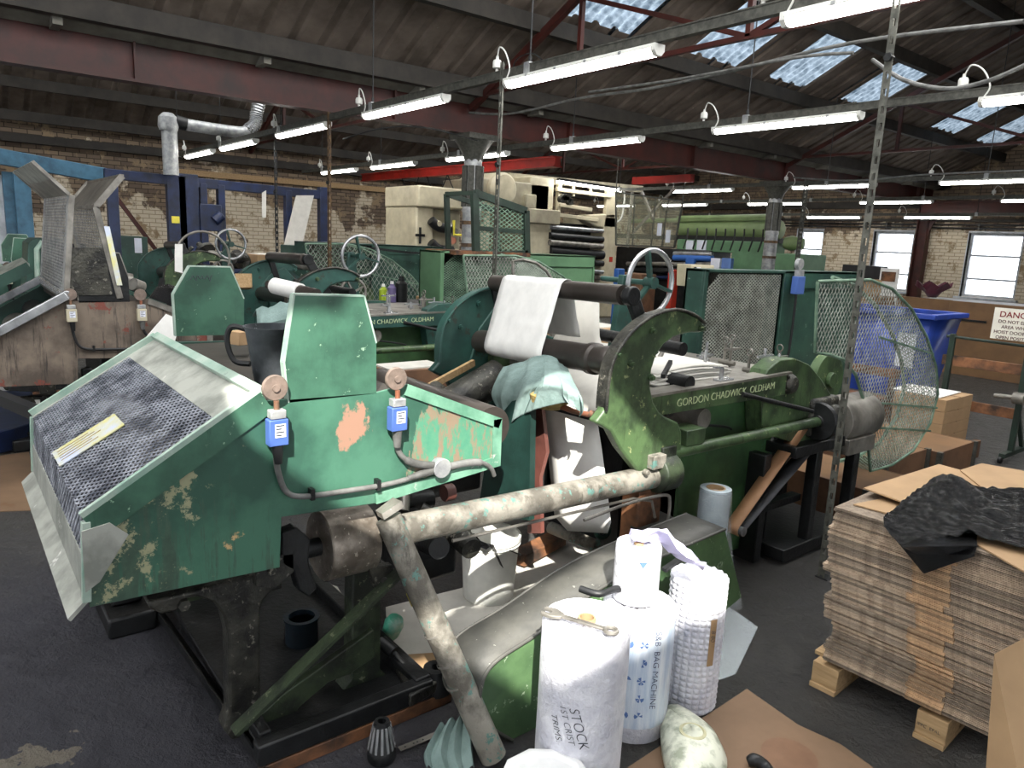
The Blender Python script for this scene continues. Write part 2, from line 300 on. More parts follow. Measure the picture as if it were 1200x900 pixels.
# ------------------------------------------------------------------ mesh builder
class MB:
    def __init__(s): s.v = []; s.f = []; s.sm = []; s.mi = []; s.cur = 0
    def add(s, vs, fs, smooth=False):
        n = len(s.v); s.v += [Vector(v) for v in vs]
        for f in fs: s.f.append([n+i for i in f]); s.sm.append(smooth); s.mi.append(s.cur)
        return s
    def box(s, x0, x1, y0, y1, z0, z1):
        vs = [(x, y, z) for x in (x0, x1) for y in (y0, y1) for z in (z0, z1)]
        return s.add(vs, [(0, 1, 3, 2), (4, 6, 7, 5), (0, 4, 5, 1), (2, 3, 7, 6), (0, 2, 6, 4), (1, 5, 7, 3)])
    def obox(s, c, a, b, d):
        c, a, b, d = map(Vector, (c, a, b, d))
        vs = [c+a*i+b*j+d*k for i in (-1, 1) for j in (-1, 1) for k in (-1, 1)]
        return s.add(vs, [(0, 1, 3, 2), (4, 6, 7, 5), (0, 4, 5, 1), (2, 3, 7, 6), (0, 2, 6, 4), (1, 5, 7, 3)])
    def bar(s, p0, p1, w, h, up=(0, 0, 1)):
        p0, p1, up = Vector(p0), Vector(p1), Vector(up); d = (p1-p0)
        if d.length < 1e-6: return s
        L = d.length; d.normalize(); side = d.cross(up)
        if side.length < 1e-4: side = d.cross(Vector((1, 0, 0)))
        side.normalize(); u = side.cross(d)
        return s.obox((p0+p1)/2, d*L/2, side*w/2, u*h/2)
    def angle(s, p0, p1, w, t, a, b):
        """L section: two flanges along directions a and b"""
        p0, p1, a, b = map(Vector, (p0, p1, a, b)); d = (p1-p0)
        s.obox((p0+p1)/2+a*w/2, d/2, a*w/2, b*t/2); s.obox((p0+p1)/2+b*w/2, d/2, a*t/2, b*w/2); return s
    def prism(s, pts, vec):
        pts = [Vector(p) for p in pts]; vec = Vector(vec); n = len(pts)
        vs = pts+[p+vec for p in pts]
        fs = [list(range(n))[::-1], list(range(n, 2*n))]+[(i, (i+1) % n, n+(i+1) % n, n+i) for i in range(n)]
        return s.add(vs, fs)
    def frame(s, d):
        d = Vector(d).normalized(); a = d.cross(Vector((0, 0, 1)))
        if a.length < .05: a = d.cross(Vector((1, 0, 0)))
        a.normalize(); return d, a, d.cross(a)
    def cyl(s, p0, p1, r0, r1=None, n=24, caps=True):
        p0, p1 = Vector(p0), Vector(p1); r1 = r0 if r1 is None else r1
        d, a, b = s.frame(p1-p0); k = len(s.v)
        for p, r in ((p0, r0), (p1, r1)):
            for i in range(n): t = 2*PI*i/n; s.v.append(p+(a*math.cos(t)+b*math.sin(t))*r)
        for i in range(n):
            j = (i+1) % n; s.f.append([k+i, k+j, k+n+j, k+n+i]); s.sm.append(True); s.mi.append(s.cur)
        if caps:
            for base, rev in ((k, True), (k+n, False)):
                q = [base+i for i in range(n)]; s.f.append(q[::-1] if rev else q); s.sm.append(False); s.mi.append(s.cur)
        return s
    def spin(s, c, axis, prof, n=28, a0=0, a1=2*PI):
        """prof = [(radius, distance along axis)]"""
        c = Vector(c); d, a, b = s.frame(axis); k = len(s.v); full = abs(a1-a0-2*PI) < 1e-6; m_ = n if full else n+1
        for r, t in prof:
            for i in range(m_):
                w = a0+(a1-a0)*i/n; s.v.append(c+d*t+(a*math.cos(w)+b*math.sin(w))*r)
        for j in range(len(prof)-1):
            for i in range(n):
                i2 = (i+1) % m_ if full else i+1
                s.f.append([k+j*m_+i, k+j*m_+i2, k+(j+1)*m_+i2, k+(j+1)*m_+i]); s.sm.append(True); s.mi.append(s.cur)
        return s
    def torus(s, c, axis, R, r, n=40, m_=8):
        return s.spin(c, axis, [(R+r*math.cos(2*PI*i/m_), r*math.sin(2*PI*i/m_)) for i in range(m_+1)], n)
    def tube(s, path, r, n=10, caps=True):
        P = [Vector(p) for p in path]; k0 = len(s.v); prev = None
        for i, p in enumerate(P):
            d = (P[min(i+1, len(P)-1)]-P[max(i-1, 0)])
            if d.length < 1e-7: d = Vector((0, 0, 1))
            d.normalize()
            if prev is None: _, a, b = s.frame(d)
            else:
                a = prev-d*prev.dot(d); a.normalize(); b = d.cross(a)
            prev = a; rr = r[i] if isinstance(r, (list, tuple)) else r
            for j in range(n): t = 2*PI*j/n; s.v.append(p+(a*math.cos(t)+b*math.sin(t))*rr)
        for i in range(len(P)-1):
            for j in range(n):
                q = (j+1) % n; s.f.append([k0+i*n+j, k0+i*n+q, k0+(i+1)*n+q, k0+(i+1)*n+j]); s.sm.append(True); s.mi.append(s.cur)
        if caps:
            s.f.append([k0+j for j in range(n)][::-1]); s.f.append([k0+(len(P)-1)*n+j for j in range(n)]); s.sm += [False]*2; s.mi += [s.cur]*2
        return s
    def grid(s, rows, smooth=True):
        k = len(s.v); w = len(rows[0])
        for r in rows: s.v += [Vector(p) for p in r]
        for i in range(len(rows)-1):
            for j in range(w-1):
                s.f.append([k+i*w+j, k+i*w+j+1, k+(i+1)*w+j+1, k+(i+1)*w+j]); s.sm.append(smooth); s.mi.append(s.cur)
        return s
    def build(s, name, mat, parent=None, label=None, cat=None, group=None, kind=None, bev=0, solid=0, origin=None, mats=None):
        return build(s, name, mat, parent, label, cat, group, kind, bev, solid, origin, mats)
ORG = {}
def spl(path, n=8):
    P = [Vector(p) for p in path]; out = []
    for i in range(len(P)-1):
        a, b, c, d = P[max(i-1, 0)], P[i], P[i+1], P[min(i+2, len(P)-1)]
        for k in range(n):
            t = k/n; out.append(.5*((2*b)+(c-a)*t+(2*a-5*b+4*c-d)*t*t+(3*b-a-3*c+d)*t*t*t))
    out.append(P[-1]); return out
def tag(o, label=None, cat=None, group=None, kind=None):
    if label: o['label'] = label
    if cat: o['category'] = cat
    if group: o['group'] = group
    if kind: o['kind'] = kind
    return o
def build(mb, name, mat, parent=None, label=None, cat=None, group=None, kind=None, bev=0, solid=0, origin=None, mats=None):
    if parent is not None: org = ORG[parent.name]
    elif origin is not None: org = Vector(origin)
    else:
        xs = [v.x for v in mb.v]; ys = [v.y for v in mb.v]; zs = [v.z for v in mb.v]
        org = Vector(((min(xs)+max(xs))/2, (min(ys)+max(ys))/2, min(zs)))
    me = bpy.data.meshes.new(name); me.from_pydata([tuple(v-org) for v in mb.v], [], mb.f)
    me.polygons.foreach_set('use_smooth', mb.sm)
    me.materials.append(mat)
    if mats:
        for x in mats: me.materials.append(x)
        me.polygons.foreach_set('material_index', mb.mi)
    me.update(); me.validate()
    try: me.set_sharp_from_angle(angle=math.radians(38))
    except Exception: pass
    o = bpy.data.objects.new(name, me); C.objects.link(o)
    if parent is not None: o.parent = parent
    else: o.location = org
    ORG[o.name] = org
    if bev:
        b = o.modifiers.new('bevel', 'BEVEL'); b.width = bev; b.segments = 2; b.limit_method = 'ANGLE'; b.angle_limit = .7
    if solid:
        b = o.modifiers.new('solidify', 'SOLIDIFY'); b.thickness = solid; b.offset = 0
    return tag(o, label, cat, group, kind)
def thing(name, loc, label, cat, group=None):
    o = bpy.data.objects.new(name, None); C.objects.link(o); o.location = loc; o.empty_display_size = .1
    ORG[o.name] = Vector(loc); return tag(o, label, cat, group)
def kids(o): return list(o.children)
def copy_tree(o, parent=None, loc=None, rz=None, label=None, group=None):
    c = o.copy(); C.objects.link(c); ORG[c.name] = ORG.get(o.name, Vector())
    if parent is not None: c.parent = parent
    if loc is not None: c.location = loc
    if rz is not None: c.rotation_euler = (0, 0, rz)
    if label: c['label'] = label
    if group: c['group'] = group
    for ch in kids(o): copy_tree(ch, c)
    return c
def struct(mb, name, mat, **k): return build(mb, name, mat, kind='structure', **k)

def clip(poly, p, d):
    """even-odd intervals of the line p + t d inside a 2D polygon"""
    ts = []
    n = len(poly)
    for i in range(n):
        a, b = poly[i], poly[(i+1) % n]
        sa = (a[0]-p[0])*d[1]-(a[1]-p[1])*d[0]; sb = (b[0]-p[0])*d[1]-(b[1]-p[1])*d[0]
        if (sa > 0) != (sb > 0):
            k = sa/(sa-sb); x = a[0]+(b[0]-a[0])*k; y = a[1]+(b[1]-a[1])*k
            ts.append((x-p[0])*d[0]+(y-p[1])*d[1])
    ts.sort(); return list(zip(ts[::2], ts[1::2]))
def lattice(mb, poly, org, u, v, pitch, w, t, ang=32):
    """expanded-metal lattice over a planar polygon given in (u, v) metres"""
    org, u, v = Vector(org), Vector(u).normalized(), Vector(v).normalized(); nrm = u.cross(v).normalized()
    us = [p[0] for p in poly]; vs = [p[1] for p in poly]
    cx, cy = (min(us)+max(us))/2, (min(vs)+max(vs))/2; R_ = math.hypot(max(us)-min(us), max(vs)-min(vs))/2
    for sg in (1, -1):
        a = math.radians(ang)*sg; d = (math.cos(a), math.sin(a)); q = (-d[1], d[0]); k = int(R_/pitch)+1
        for i in range(-k, k+1):
            p = (cx+q[0]*pitch*i, cy+q[1]*pitch*i)
            for t0, t1 in clip(poly, p, d):
                A = org+u*(p[0]+d[0]*t0)+v*(p[1]+d[1]*t0); B = org+u*(p[0]+d[0]*t1)+v*(p[1]+d[1]*t1)
                if (B-A).length > pitch*.3:
                    mb.obox((A+B)/2+nrm*sg*t*.25, (B-A)/2, (u*q[0]+v*q[1])*w/2, nrm*t/2)
    return mb
def text(s, mat, org, xdir, ydir, size, parent=None, name='lettering', ext=.001, align='LEFT', thin=-.012, **k):
    cu = bpy.data.curves.new('t', 'FONT'); cu.body = s; cu.size = size; cu.extrude = ext; cu.align_x = align; cu.offset = thin*size
    o = bpy.data.objects.new('t', cu); C.objects.link(o); bpy.context.view_layer.update()
    me = bpy.data.meshes.new_from_object(o.evaluated_get(bpy.context.evaluated_depsgraph_get()))
    bpy.data.objects.remove(o)
    x = Vector(xdir).normalized(); y = Vector(ydir).normalized(); z_ = x.cross(y)
    M4 = Matrix((x, y, z_)).transposed().to_4x4(); M4.translation = Vector(org)
    me.transform(M4); mb = MB(); mb.add([v.co.copy() for v in me.vertices], [list(p.vertices) for p in me.polygons])
    bpy.data.meshes.remove(me)
    return build(mb, name, mat, parent, **k)
# ================================================================== the setting
XW, YW, XR, YB = -17.0, 20.0, 5.0, -6.0
b = MB(); b.box(XW-.3, XR+.3, YB-.3, YW+.3, -.1, 0); struct(b, 'floor', M['floor'], origin=(0, 0, 0))
b = MB(); b.box(XW-.3, XW, YB-.3, YW+.3, 0, 5.9); struct(b, 'wall_left', M['brick'], origin=(0, 0, 0))
def wall_with_holes(name, mat, along, fixed, lo, hi, zt, holes, thick, sgn):
    b = MB(); pos = lo
    def bx(a0, a1, z0, z1):
        f0, f1 = sorted((fixed, fixed+thick*sgn))
        if along == 'x': b.box(a0, a1, f0, f1, z0, z1)
        else: b.box(f0, f1, a0, a1, z0, z1)
    for a0, a1, z0, z1 in sorted(holes):
        bx(pos, a0, 0, zt); bx(a0, a1, 0, z0); bx(a0, a1, z1, zt); pos = a1
    bx(pos, hi, 0, zt); return struct(b, name, mat, origin=(0, 0, 0))
WIN = [(-7.42, -6.25, .82, 2.36), (-9.75, -8.72, .82, 2.36), (-12.0, -11.2, .82, 2.36), (-5.1, -4.0, .82, 2.36), (-2.8, -1.6, .82, 2.36)]
wall_with_holes('wall_far', M['brick2'], 'x', YW, XW-.3, XR+.3, 5.9, WIN, .35, 1)
wall_with_holes('wall_right', M['brick'], 'y', XR, YB, YW, 5.9, [(-3.5, -1.0, 1.0, 3.2), (0, 2.5, 1.0, 3.2), (4, 6.5, 1, 3.2)], .3, 1)  # unseen wall, its large openings made to let in fill light
wall_with_holes('wall_back', M['brick2'], 'x', YB, XW, XR, 5.9, [(-12, -9.5, 1.0, 3.2), (-7, -4.5, 1.0, 3.2), (-3, -.5, 1, 3.2), (1, 3.5, 1, 3.2)], .3, -1)  # likewise out of view, opened up for fill light from behind
for i, (a0, a1, z0, z1) in enumerate(WIN):
    b = MB(); y0, y1 = YW+.12, YW+.2; w = .06
    b.box(a0, a0+w, y0, y1, z0, z1); b.box(a1-w, a1, y0, y1, z0, z1); b.box(a0+w, a1-w, y0, y1, z1-w, z1); b.box(a0+w, a1-w, y0, y1, z0, z0+w)
    for zz in (z0+.42, z0+.98): b.box(a0+w, a1-w, y0, y1, zz, zz+.045)
    wf = struct(b, 'window_%d' % (i+1), M['whitepaint'])
    g = MB(); g.box(a0+w, a1-w, y0+.03, y0+.036, z0+w, z1-w); g.build('pane', M['glass'], wf)
    r = MB(); r.box(a0-.02, a0, YW-.01, YW+.12, z0, z1+.02); r.box(a1, a1+.02, YW-.01, YW+.12, z0, z1+.02); r.box(a0-.02, a1+.02, YW-.01, YW+.12, z1, z1+.05); r.box(a0-.1, a1+.1, YW-.12, YW+.12, z0-.05, z0-.001); r.build('window_sill', M['whitepaint'], wf)
# timber wall plates, pipes on the far wall, ledge on the left brick wall
b = MB(); b.box(XW, -2, YW-.22, YW-.02, 2.95, 3.12); b.box(XW, -2, YW-.3, YW-.05, 2.62, 2.68); struct(b, 'trim_1', M['purlin'])
for i, z_ in enumerate((2.47, 2.55)):
    b = MB(); b.cyl((-16.5, YW-.16, z_), (4.5, YW-.16, z_), .022, n=10)
    for k in range(9): b.box(-16+k*2.2, -15.95+k*2.2, YW-.18, YW-.002, z_-.03, z_+.03)
    b.build('heating_pipe', M['dark'], label=('upper' if i else 'lower')+' of the two thin dark pipes running above the far windows', cat='pipe', group='pipes above the far windows')
b = MB(); b.box(XW, XW+.25, YB, YW, 3.05, 3.2); struct(b, 'trim_2', M['purlin'])
b = MB(); b.box(XW, XW+.1, 4.0, 9.2, 2.72, 2.84); struct(b, 'trim_3', M['wood'])
# roof: bays of corrugated sheet, valleys along Y
SL = .5; ZV = 3.5
def slope(x0, z0, x1, z1, holes, name='ceiling', y0=YB-.2, y1=YW+.3, per=.33):
    """sheet between (x0,z0) and (x1,z1) with raised ribs, holes = [(xa, xb, ya, yb)]"""
    b = MB(); dx, dz = x1-x0, z1-z0
    def zz(x): return z0+dz*(x-x0)/dx
    nseg = int((y1-y0)/per)
    prof = []
    for i in range(nseg+1):
        y = y0+i*per
        for o_, h_ in ((0, 0), (.10, 0), (.125, .035), (.165, .045), (.205, .035), (.23, 0), (.32, 0)): prof.append((y+o_, h_))
    xb = sorted({x0, x1} | {h[0] for h in holes} | {h[1] for h in holes}, key=lambda v: v*(1 if x1 > x0 else -1))
    for i in range(len(xb)-1):
        xa, xc = xb[i], xb[i+1]; mid = (xa+xc)/2
        run = []
        def flush():
            if len(run) > 1: b.grid([[(xa, y, zz(xa)+h) for y, h in run], [(xc, y, zz(xc)+h) for y, h in run]], False)
            run.clear()
        for y, h in prof:
            if any(hh[2] < y < hh[3] and min(hh[0], hh[1]) < mid < max(hh[0], hh[1]) for hh in holes): flush(); continue
            run.append((y, h))
        flush()
    return struct(b, name, M['roof'], origin=(0, 0, 0))
SKY = [(6.1, 7.12), (8.25, 9.3), (10.2, 11.15), (12.3, 13.3), (15.9, 16.9), (18.1, 19.1)]
holes = [(-6.87, -5.93, a, c) for a, c in SKY]
slope(-8.4, ZV, -4.1, ZV+2.15, holes)
slope(-4.1, ZV+2.15, .2, ZV, [(-3.4, -.9, -5, 9), (-.02, .21, -.85, .5)])  # unseen openings added for the fill strip and for a sun patch
slope(.2, ZV, 4.5, ZV+2.15, [(.19, .95, -.85, .5), (1.4, 2.3, -1.3, -.45), (2.9, 4.2, -5, 6)])  # unseen openings placed so sun lands on panel, bucket and rolls, last for fill
slope(4.5, ZV+2.15, 5.2, ZV+1.8, [])
slope(-8.4, ZV, -12.7, ZV+2.15, [(-11.6, -10.2, -2, 17)])
slope(-12.7, ZV+2.15, -17.2, ZV-.1, [])
for (ya, yc), w_ in zip(SKY, ('nearest', 'second', 'third', 'fourth', 'fifth', 'last')):
    b = MB(); ya -= .22; yc += .22; n = int((yc-ya)/.0188); rows = []
    for x in (-7.0, -5.8):
        rows.append([(x, ya+(yc-ya)*i/n, ZV+SL*(x+8.4)+.05+.022*math.cos(2*PI*i/8)) for i in range(n+1)])
    b.grid(rows); o = b.build('skylight', M['skylight'], kind='structure'); o['label'] = 'translucent corrugated skylight sheet, %s along the roof slope' % w_
for xa, xb, za, zb, ya, yb in ((-11.65, -10.15, ZV+SL*3.25, ZV+SL*1.75, -2.1, 17.1), (-3.45, -.85, ZV+SL*3.65, ZV+SL*1.05, -5.1, 9.1), (2.85, 4.25, ZV+SL*2.65, ZV+SL*4.05, -5.1, 6.1)):  # unseen strips letting in soft fill light, the near pair added for it
    b = MB(); b.grid([[(xa, ya, za+.04), (xa, yb, za+.04)], [(xb, ya, zb+.04), (xb, yb, zb+.04)]], False); o = b.build('skylight', M['rooflight'], kind='structure'); o['label'] = 'long white diffusing fill rooflight strip, %s' % ('unseen over the far bay' if xa < -9 else 'unseen, added for soft light on the left slope' if xa < 0 else 'unseen, added for soft light on the right slope')
# purlins and eaves linings
b = MB()
for x, w_, h_ in ((-8.05, .12, .2), (-6.95, .1, .18), (-5.75, .1, .18), (-4.7, .1, .18)):
    z_ = ZV+SL*(x+8.4)-.03; b.box(x-w_/2, x+w_/2, YB, YW, z_-h_, z_)
for x in (-9.6, -10.8, -12.0, -13.4, -14.6, -15.8, -16.7):
    z_ = (ZV-SL*(x+8.4) if x > -12.7 else ZV+SL*(x+17))-.05; b.box(x-.05, x+.05, YB, YW, z_-.18, z_)
for x in (2.6, 4.35): b.box(x-.05, x+.05, YB, YW, ZV+(SL*(.2-x) if x < .2 else SL*(x-.2))-.24, ZV+(SL*(.2-x) if x < .2 else SL*(x-.2))-.04)
struct(b, 'trim_4', M['purlin'], origin=(0, 0, 0))
b = MB(); b.box(-8.32, -8.12, YB, YW, 3.46, 3.52); b.prism([(-8.36, YB, 3.40), (-8.12, YB, 3.50), (-8.12, YB, 3.56), (-8.36, YB, 3.52)], (0, YW-YB, 0))
for i in range(14): b.box(-8.36, -8.10, YB+1.3+i*1.9, YB+1.38+i*1.9, 3.38, 3.53)
struct(b, 'trim_5', M['roofgrey'], origin=(0, 0, 0))
# red valley girders, an I-section running away to the right
b = MB()
for x in (-8.42,):
    b.box(x-.012, x+.012, YB, YW, 3.05, 3.44); b.box(x-.09, x+.09, YB, YW, 3.42, 3.45); b.box(x-.09, x+.09, YB, YW, 3.03, 3.06)
    for k in range(9): b.box(x-.08, x+.08, YB+1.9+k*2.9, YB+1.92+k*2.9, 3.06, 3.42)
struct(b, 'trim_6', M['redbeam'], origin=(0, 0, 0))
# red angle-iron roof trusses
def truss(Y, x0, x1):
    b = MB(); xm = (x0+x1)/2
    zr = lambda x: ZV+SL*(min(x-x0, x1-x))-.32
    zt = 3.48
    b.bar((x0+.1, Y, zt), (x1-.1, Y, zt), .05, .045)
    b.bar((x0+.1, Y, zr(x0+.1)+.1), (xm, Y, zr(xm)), .07, .08); b.bar((xm, Y, zr(xm)), (x1-.1, Y, zr(x1-.1)+.1), .07, .08)
    xs = [x0+(x1-x0)*k/8 for k in range(9)]
    for k in (2, 4, 6): b.bar((xs[k], Y, zt), (xs[k], Y, zr(xs[k])), .05, .05)
    b.bar((xs[4], Y, zt), (xs[2], Y, zr(xs[2])), .045, .045); b.bar((xs[4], Y, zt), (xs[6], Y, zr(xs[6])), .045, .045)
    return b
b = MB()
for Y in (5.7, 13.2):
    for x0, x1 in ((-8.4, .2), (-17, -8.4)):
        t = truss(Y, x0, x1); b.add(t.v, t.f)
struct(b, 'trim_7', M['redbeam'], origin=(0, 0, 0))
# fluted cast iron columns with flared capitals
def column(Y, lab):
    x = -8.42; r = thing('cast_iron_column', (x, Y, 0), lab, 'column', 'columns under the valley girder')
    b = MB(); b.spin((x, Y, 0), (0, 0, 1), [(.0, 0), (.17, 0), (.17, .08), (.13, .12), (.125, 2.0), (.135, 2.04), (.125, 2.08), (.12, 2.86)], 32); b.build('shaft', M['galv'], r)
    b = MB()
    for i in range(8):
        w = PI/4*i; c_, s_ = math.cos(w), math.sin(w); b.obox((x+c_*.125, Y+s_*.125, 2.36), (c_*.02, s_*.02, 0), (-s_*.042, c_*.042, 0), (0, 0, .27))
    b.build('fluted_collar', M['dgalv'], r, bev=.004)
    b = MB(); b.spin((x, Y, 0), (0, 0, 1), [(.11, 2.62), (.12, 2.68), (.16, 2.8), (.27, 2.96)], 8); b.box(x-.24, x+.24, Y-.24, Y+.24, 2.96, 3.03); b.build('capital', M['dgalv'], r)
    b = MB()
    for z_ in (1.55, 1.85): b.spin((x, Y, 0), (0, 0, 1), [(.127, z_), (.133, z_), (.133, z_+.05), (.127, z_+.05)], 24)
    b.build('rust_band', M['rust'], r)
    return r
column(5.85, 'grey cast iron column with flared capital, beside the cream press'); column(13.1, 'slimmer-looking grey column in the distance, beside the pale green machine')
b = MB()
for x, Y in ((-8.4, 19.75),):
    b.box(x-.12, x+.12, Y-.012, Y+.012, 0, 3.05); b.box(x-.13, x-.11, Y-.12, Y+.12, 0, 3.05); b.box(x+.11, x+.13, Y-.12, Y+.12, 0, 3.05)
    arc = [(x+.13, Y-.05, 2.1)]+[(x+.13+.8*(1-math.cos(t*PI/12)), Y-.05, 2.1+.92*math.sin(t*PI/12)) for t in range(1, 7)]+[(x+.93, Y-.05, 3.05), (x+.13, Y-.05, 3.05)]
    b.prism(arc, (0, .03, 0))
b.build('steel_stanchion', M['redbeam'], label='dark red steel stanchion with curved knee brace against the far window wall', cat='column')
b = MB(); b.box(-8.3, -1, 19.2, 19.24, 2.78, 3.05); b.box(-8.3, -1, 19.1, 19.34, 3.04, 3.07); struct(b, 'trim_8', M['redbeam'], origin=(0, 0, 0))
# ------------------------------------------------------------------ lighting rails, tube lights, posts, cables
RAIL = {1: (3.53, 2.86), 2: (6.22, 2.86), 3: (12.15, 2.86), 4: (15.9, 2.86), 5: (18.7, 2.7)}
RN = {1: 'nearest', 2: 'second', 3: 'third', 4: 'fourth', 5: 'farthest'}
for k, (Y, z_) in RAIL.items():
    r = thing('lighting_rail', (-7, Y, z_), 'dull galvanised lighting rail, the %s one from the camera' % RN[k], 'rail', 'lighting rails')
    b = MB(); x0, x1 = -15.2, (3.0 if k < 3 else -1.0)
    b.box(x0, x1, Y-.022, Y+.022, z_-.0, z_+.006); b.box(x0, x1, Y-.025, Y-.019, z_, z_+.06); b.box(x0, x1, Y+.019, Y+.025, z_, z_+.06); b.box(x0, x1, Y-.03, Y+.03, z_+.055, z_+.063)
    b.build('channel', M['dgalv'], r)
    for j in range(7 if k < 3 else 5):
        x = -14.2+j*2.45; zr = (ZV+SL*(x+8.4) if -8.4 < x < -4.1 else ZV+SL*(.2-x) if x < .2 and x >= -4.1 else ZV+SL*(x-.2) if x >= .2 else ZV-SL*(x+8.4) if x > -12.7 else ZV+SL*(x+17))
        b = MB(); b.cyl((x, Y, z_+.06), (x, Y, zr), .006, n=6); b.cyl((x, Y, z_+.06), (x, Y, z_+.12), .014, n=8); b.build('hanger', M['dark'], r)
        b = MB(); b.box(x-.03, x+.03, Y-.034, Y+.034, z_-.004, z_+.075); b.build('clip', M['galv'], r)
# one light = batten body, lit diffuser, clips;  pixel ends of each light give its place on its rail
LT = {1: [(219, 187, 253), (260, 177, 306), (326, 164, 393), (428, 143, 525), (594, 110, 767), (917, 46, 1210)],
      2: [(378, 205, 421), (436, 201, 491), (524, 192, 597), (647, 182, 755), (836, 162, 1012), (1146, 137, 1290)],
      3: [(787, 229, 868), (928, 223, 1028), (1100, 221, 1210)], 4: [(700, 246, 755), (776, 246, 838), (876, 243, 955), (1007, 241, 1105), (1172, 240, 1260)], 5: [(945, 257, 1008), (1059, 259, 1146)]}
OR = ['leftmost', 'second from the left', 'third from the left', 'fourth from the left', 'fifth from the left', 'sixth from the left']
PROTO = {}
def make_light(L):
    r = thing('tube_light', (0, 0, 0), 'x', 'light', 'lit tube lights hung under the rails')
    h = L/2
    b = MB(); b.prism([(-h+.02, -.045, -.005), (-h+.02, .045, -.005), (-h+.02, .05, -.03), (-h+.02, -.05, -.03)], (L-.04, 0, 0)); b.build('housing', M['cablewhite'], r, bev=.004)
    b = MB(); b.prism([(-h+.03, -.045, -.03), (-h+.03, .045, -.03), (-h+.03, .036, -.058), (-h+.03, .018, -.072), (-h+.03, -.018, -.072), (-h+.03, -.036, -.058)], (L-.06, 0, 0)); b.build('diffuser', M['tube'], r)
    for s in (-1, 1):
        b = MB(); x = s*(h-.015); b.prism([(x-.016, -.046, -.006), (x-.016, .046, -.006), (x-.016, .046, -.045), (x-.016, .02, -.073), (x-.016, -.02, -.073), (x-.016, -.046, -.045)], (.032, 0, 0)); b.build('end_cap', M['cablewhite'], r)
    for s in (-.62, -.2, .2, .62):
        b = MB(); b.box(s*h-.01, s*h+.01, -.053, .053, -.034, -.012); b.build('clip', M['galv'], r)
    return r
def make_rose():
    r = thing('ceiling_rose', (0, 0, 0), 'x', 'electrical fitting', 'white roses feeding the tube lights')
    b = MB(); b.spin((0, 0, 0), (0, 0, 1), [(.0, .0), (.012, .0), (.012, .03), (.035, .032), (.035, .075), (.028, .09), (.012, .095), (.01, .12), (0, .12)], 16); b.build('rose_body', M['cablewhite'], r)
    b = MB(); b.tube(spl([(0, 0, .1), (.05, -.02, .17), (.14, -.03, .12), (.2, -.03, 0), (.17, -.03, -.08), (.22, -.02, -.1)]), .006, 6); b.build('flex', M['cablewhite'], r)
    return r
LP = make_light(1.5); RP = make_rose(); first = [True, True]
for k, lst in LT.items():
    Y, z_ = RAIL[k]
    for i, (xa, ya, xb) in enumerate(lst):
        X0 = at(xa, ya, Y=Y).x
        lab = 'lit white tube light, %s under the %s rail' % (OR[i], RN[k])
        if first[0]: o = LP; o.location = (X0+.75, Y, z_); o['label'] = lab; first[0] = False
        else: copy_tree(LP, None, (X0+.75, Y, z_), None, lab)
        lab = 'white rose with flex on the %s rail, at its %s light' % (RN[k], OR[i])
        if first[1]: o = RP; o.location = (X0-.14, Y, z_+.063); o['label'] = lab; first[1] = False
        else: copy_tree(RP, None, (X0-.14, Y, z_+.063), None, lab)
def slotted(name, x, y, z0, z1, lab, mat, w=.045, lean=(0, 0)):
    r = thing(name, (x, y, z0), lab, 'post', 'slotted angle posts'); t = .004
    p0, p1 = Vector((x, y, z0)), Vector((x+lean[0], y+lean[1], z1)); d = p1-p0
    b = MB(); n = max(8, int(d.length/.075))
    # flange facing the camera side with slot gaps, the other plain
    for side in ((1, 0, 0), (0, 1, 0)):
        s_ = Vector(side)
        nrm = Vector((0, 1, 0)) if side[0] else Vector((1, 0, 0))
        b.obox((p0+p1)/2+s_*w*.14, d/2, s_*w*.14, nrm*t/2); b.obox((p0+p1)/2+s_*w*.86, d/2, s_*w*.14, nrm*t/2)
        for i in range(n):
            c = p0+d*((i+.5)/n); b.obox(c+s_*w*.5, d*(.27/n), s_*w*.23, nrm*t/2)
    b.build('slotted_angle', mat, r)
    b = MB(); b.box(x-.01, x+w+.02, y-.01, y+w+.02, z0, z0+.006); b.build('foot_plate', M['dark'], r)
    b = MB(); c = p1-d.normalized()*.75; b.cyl(c+Vector((w/2, -.02, 0)), c+Vector((w/2, .01, 0)), .02, n=6); b.build('bolt', M['dark'], r)
    return r
slotted('slotted_post', -1.755, 3.50, 0, 3.3, 'tall galvanised slotted angle post standing in front of the round mesh guard', M['pgalv'], .036, (-.015, .0))
slotted('slotted_post', -4.72, 3.50, 0, 2.98, 'galvanised slotted post in front of the middle machine, holding up the nearest rail', M['pgalv'], .04)
slotted('slotted_post', -7.86, 3.50, 0, 2.95, 'rusty slotted post rising left of the small handwheel', M['rust'], .045)
slotted('slotted_post', -7.25, 12.1, 0, 2.95, 'dark slotted post beside the distant column', M['dgalv'], .09)
slotted('slotted_post', -9.75, 3.6, 1.2, 2.9, 'thin dark drop rod hanging from the nearest rail near the navy gantry', M['dark'], .04)
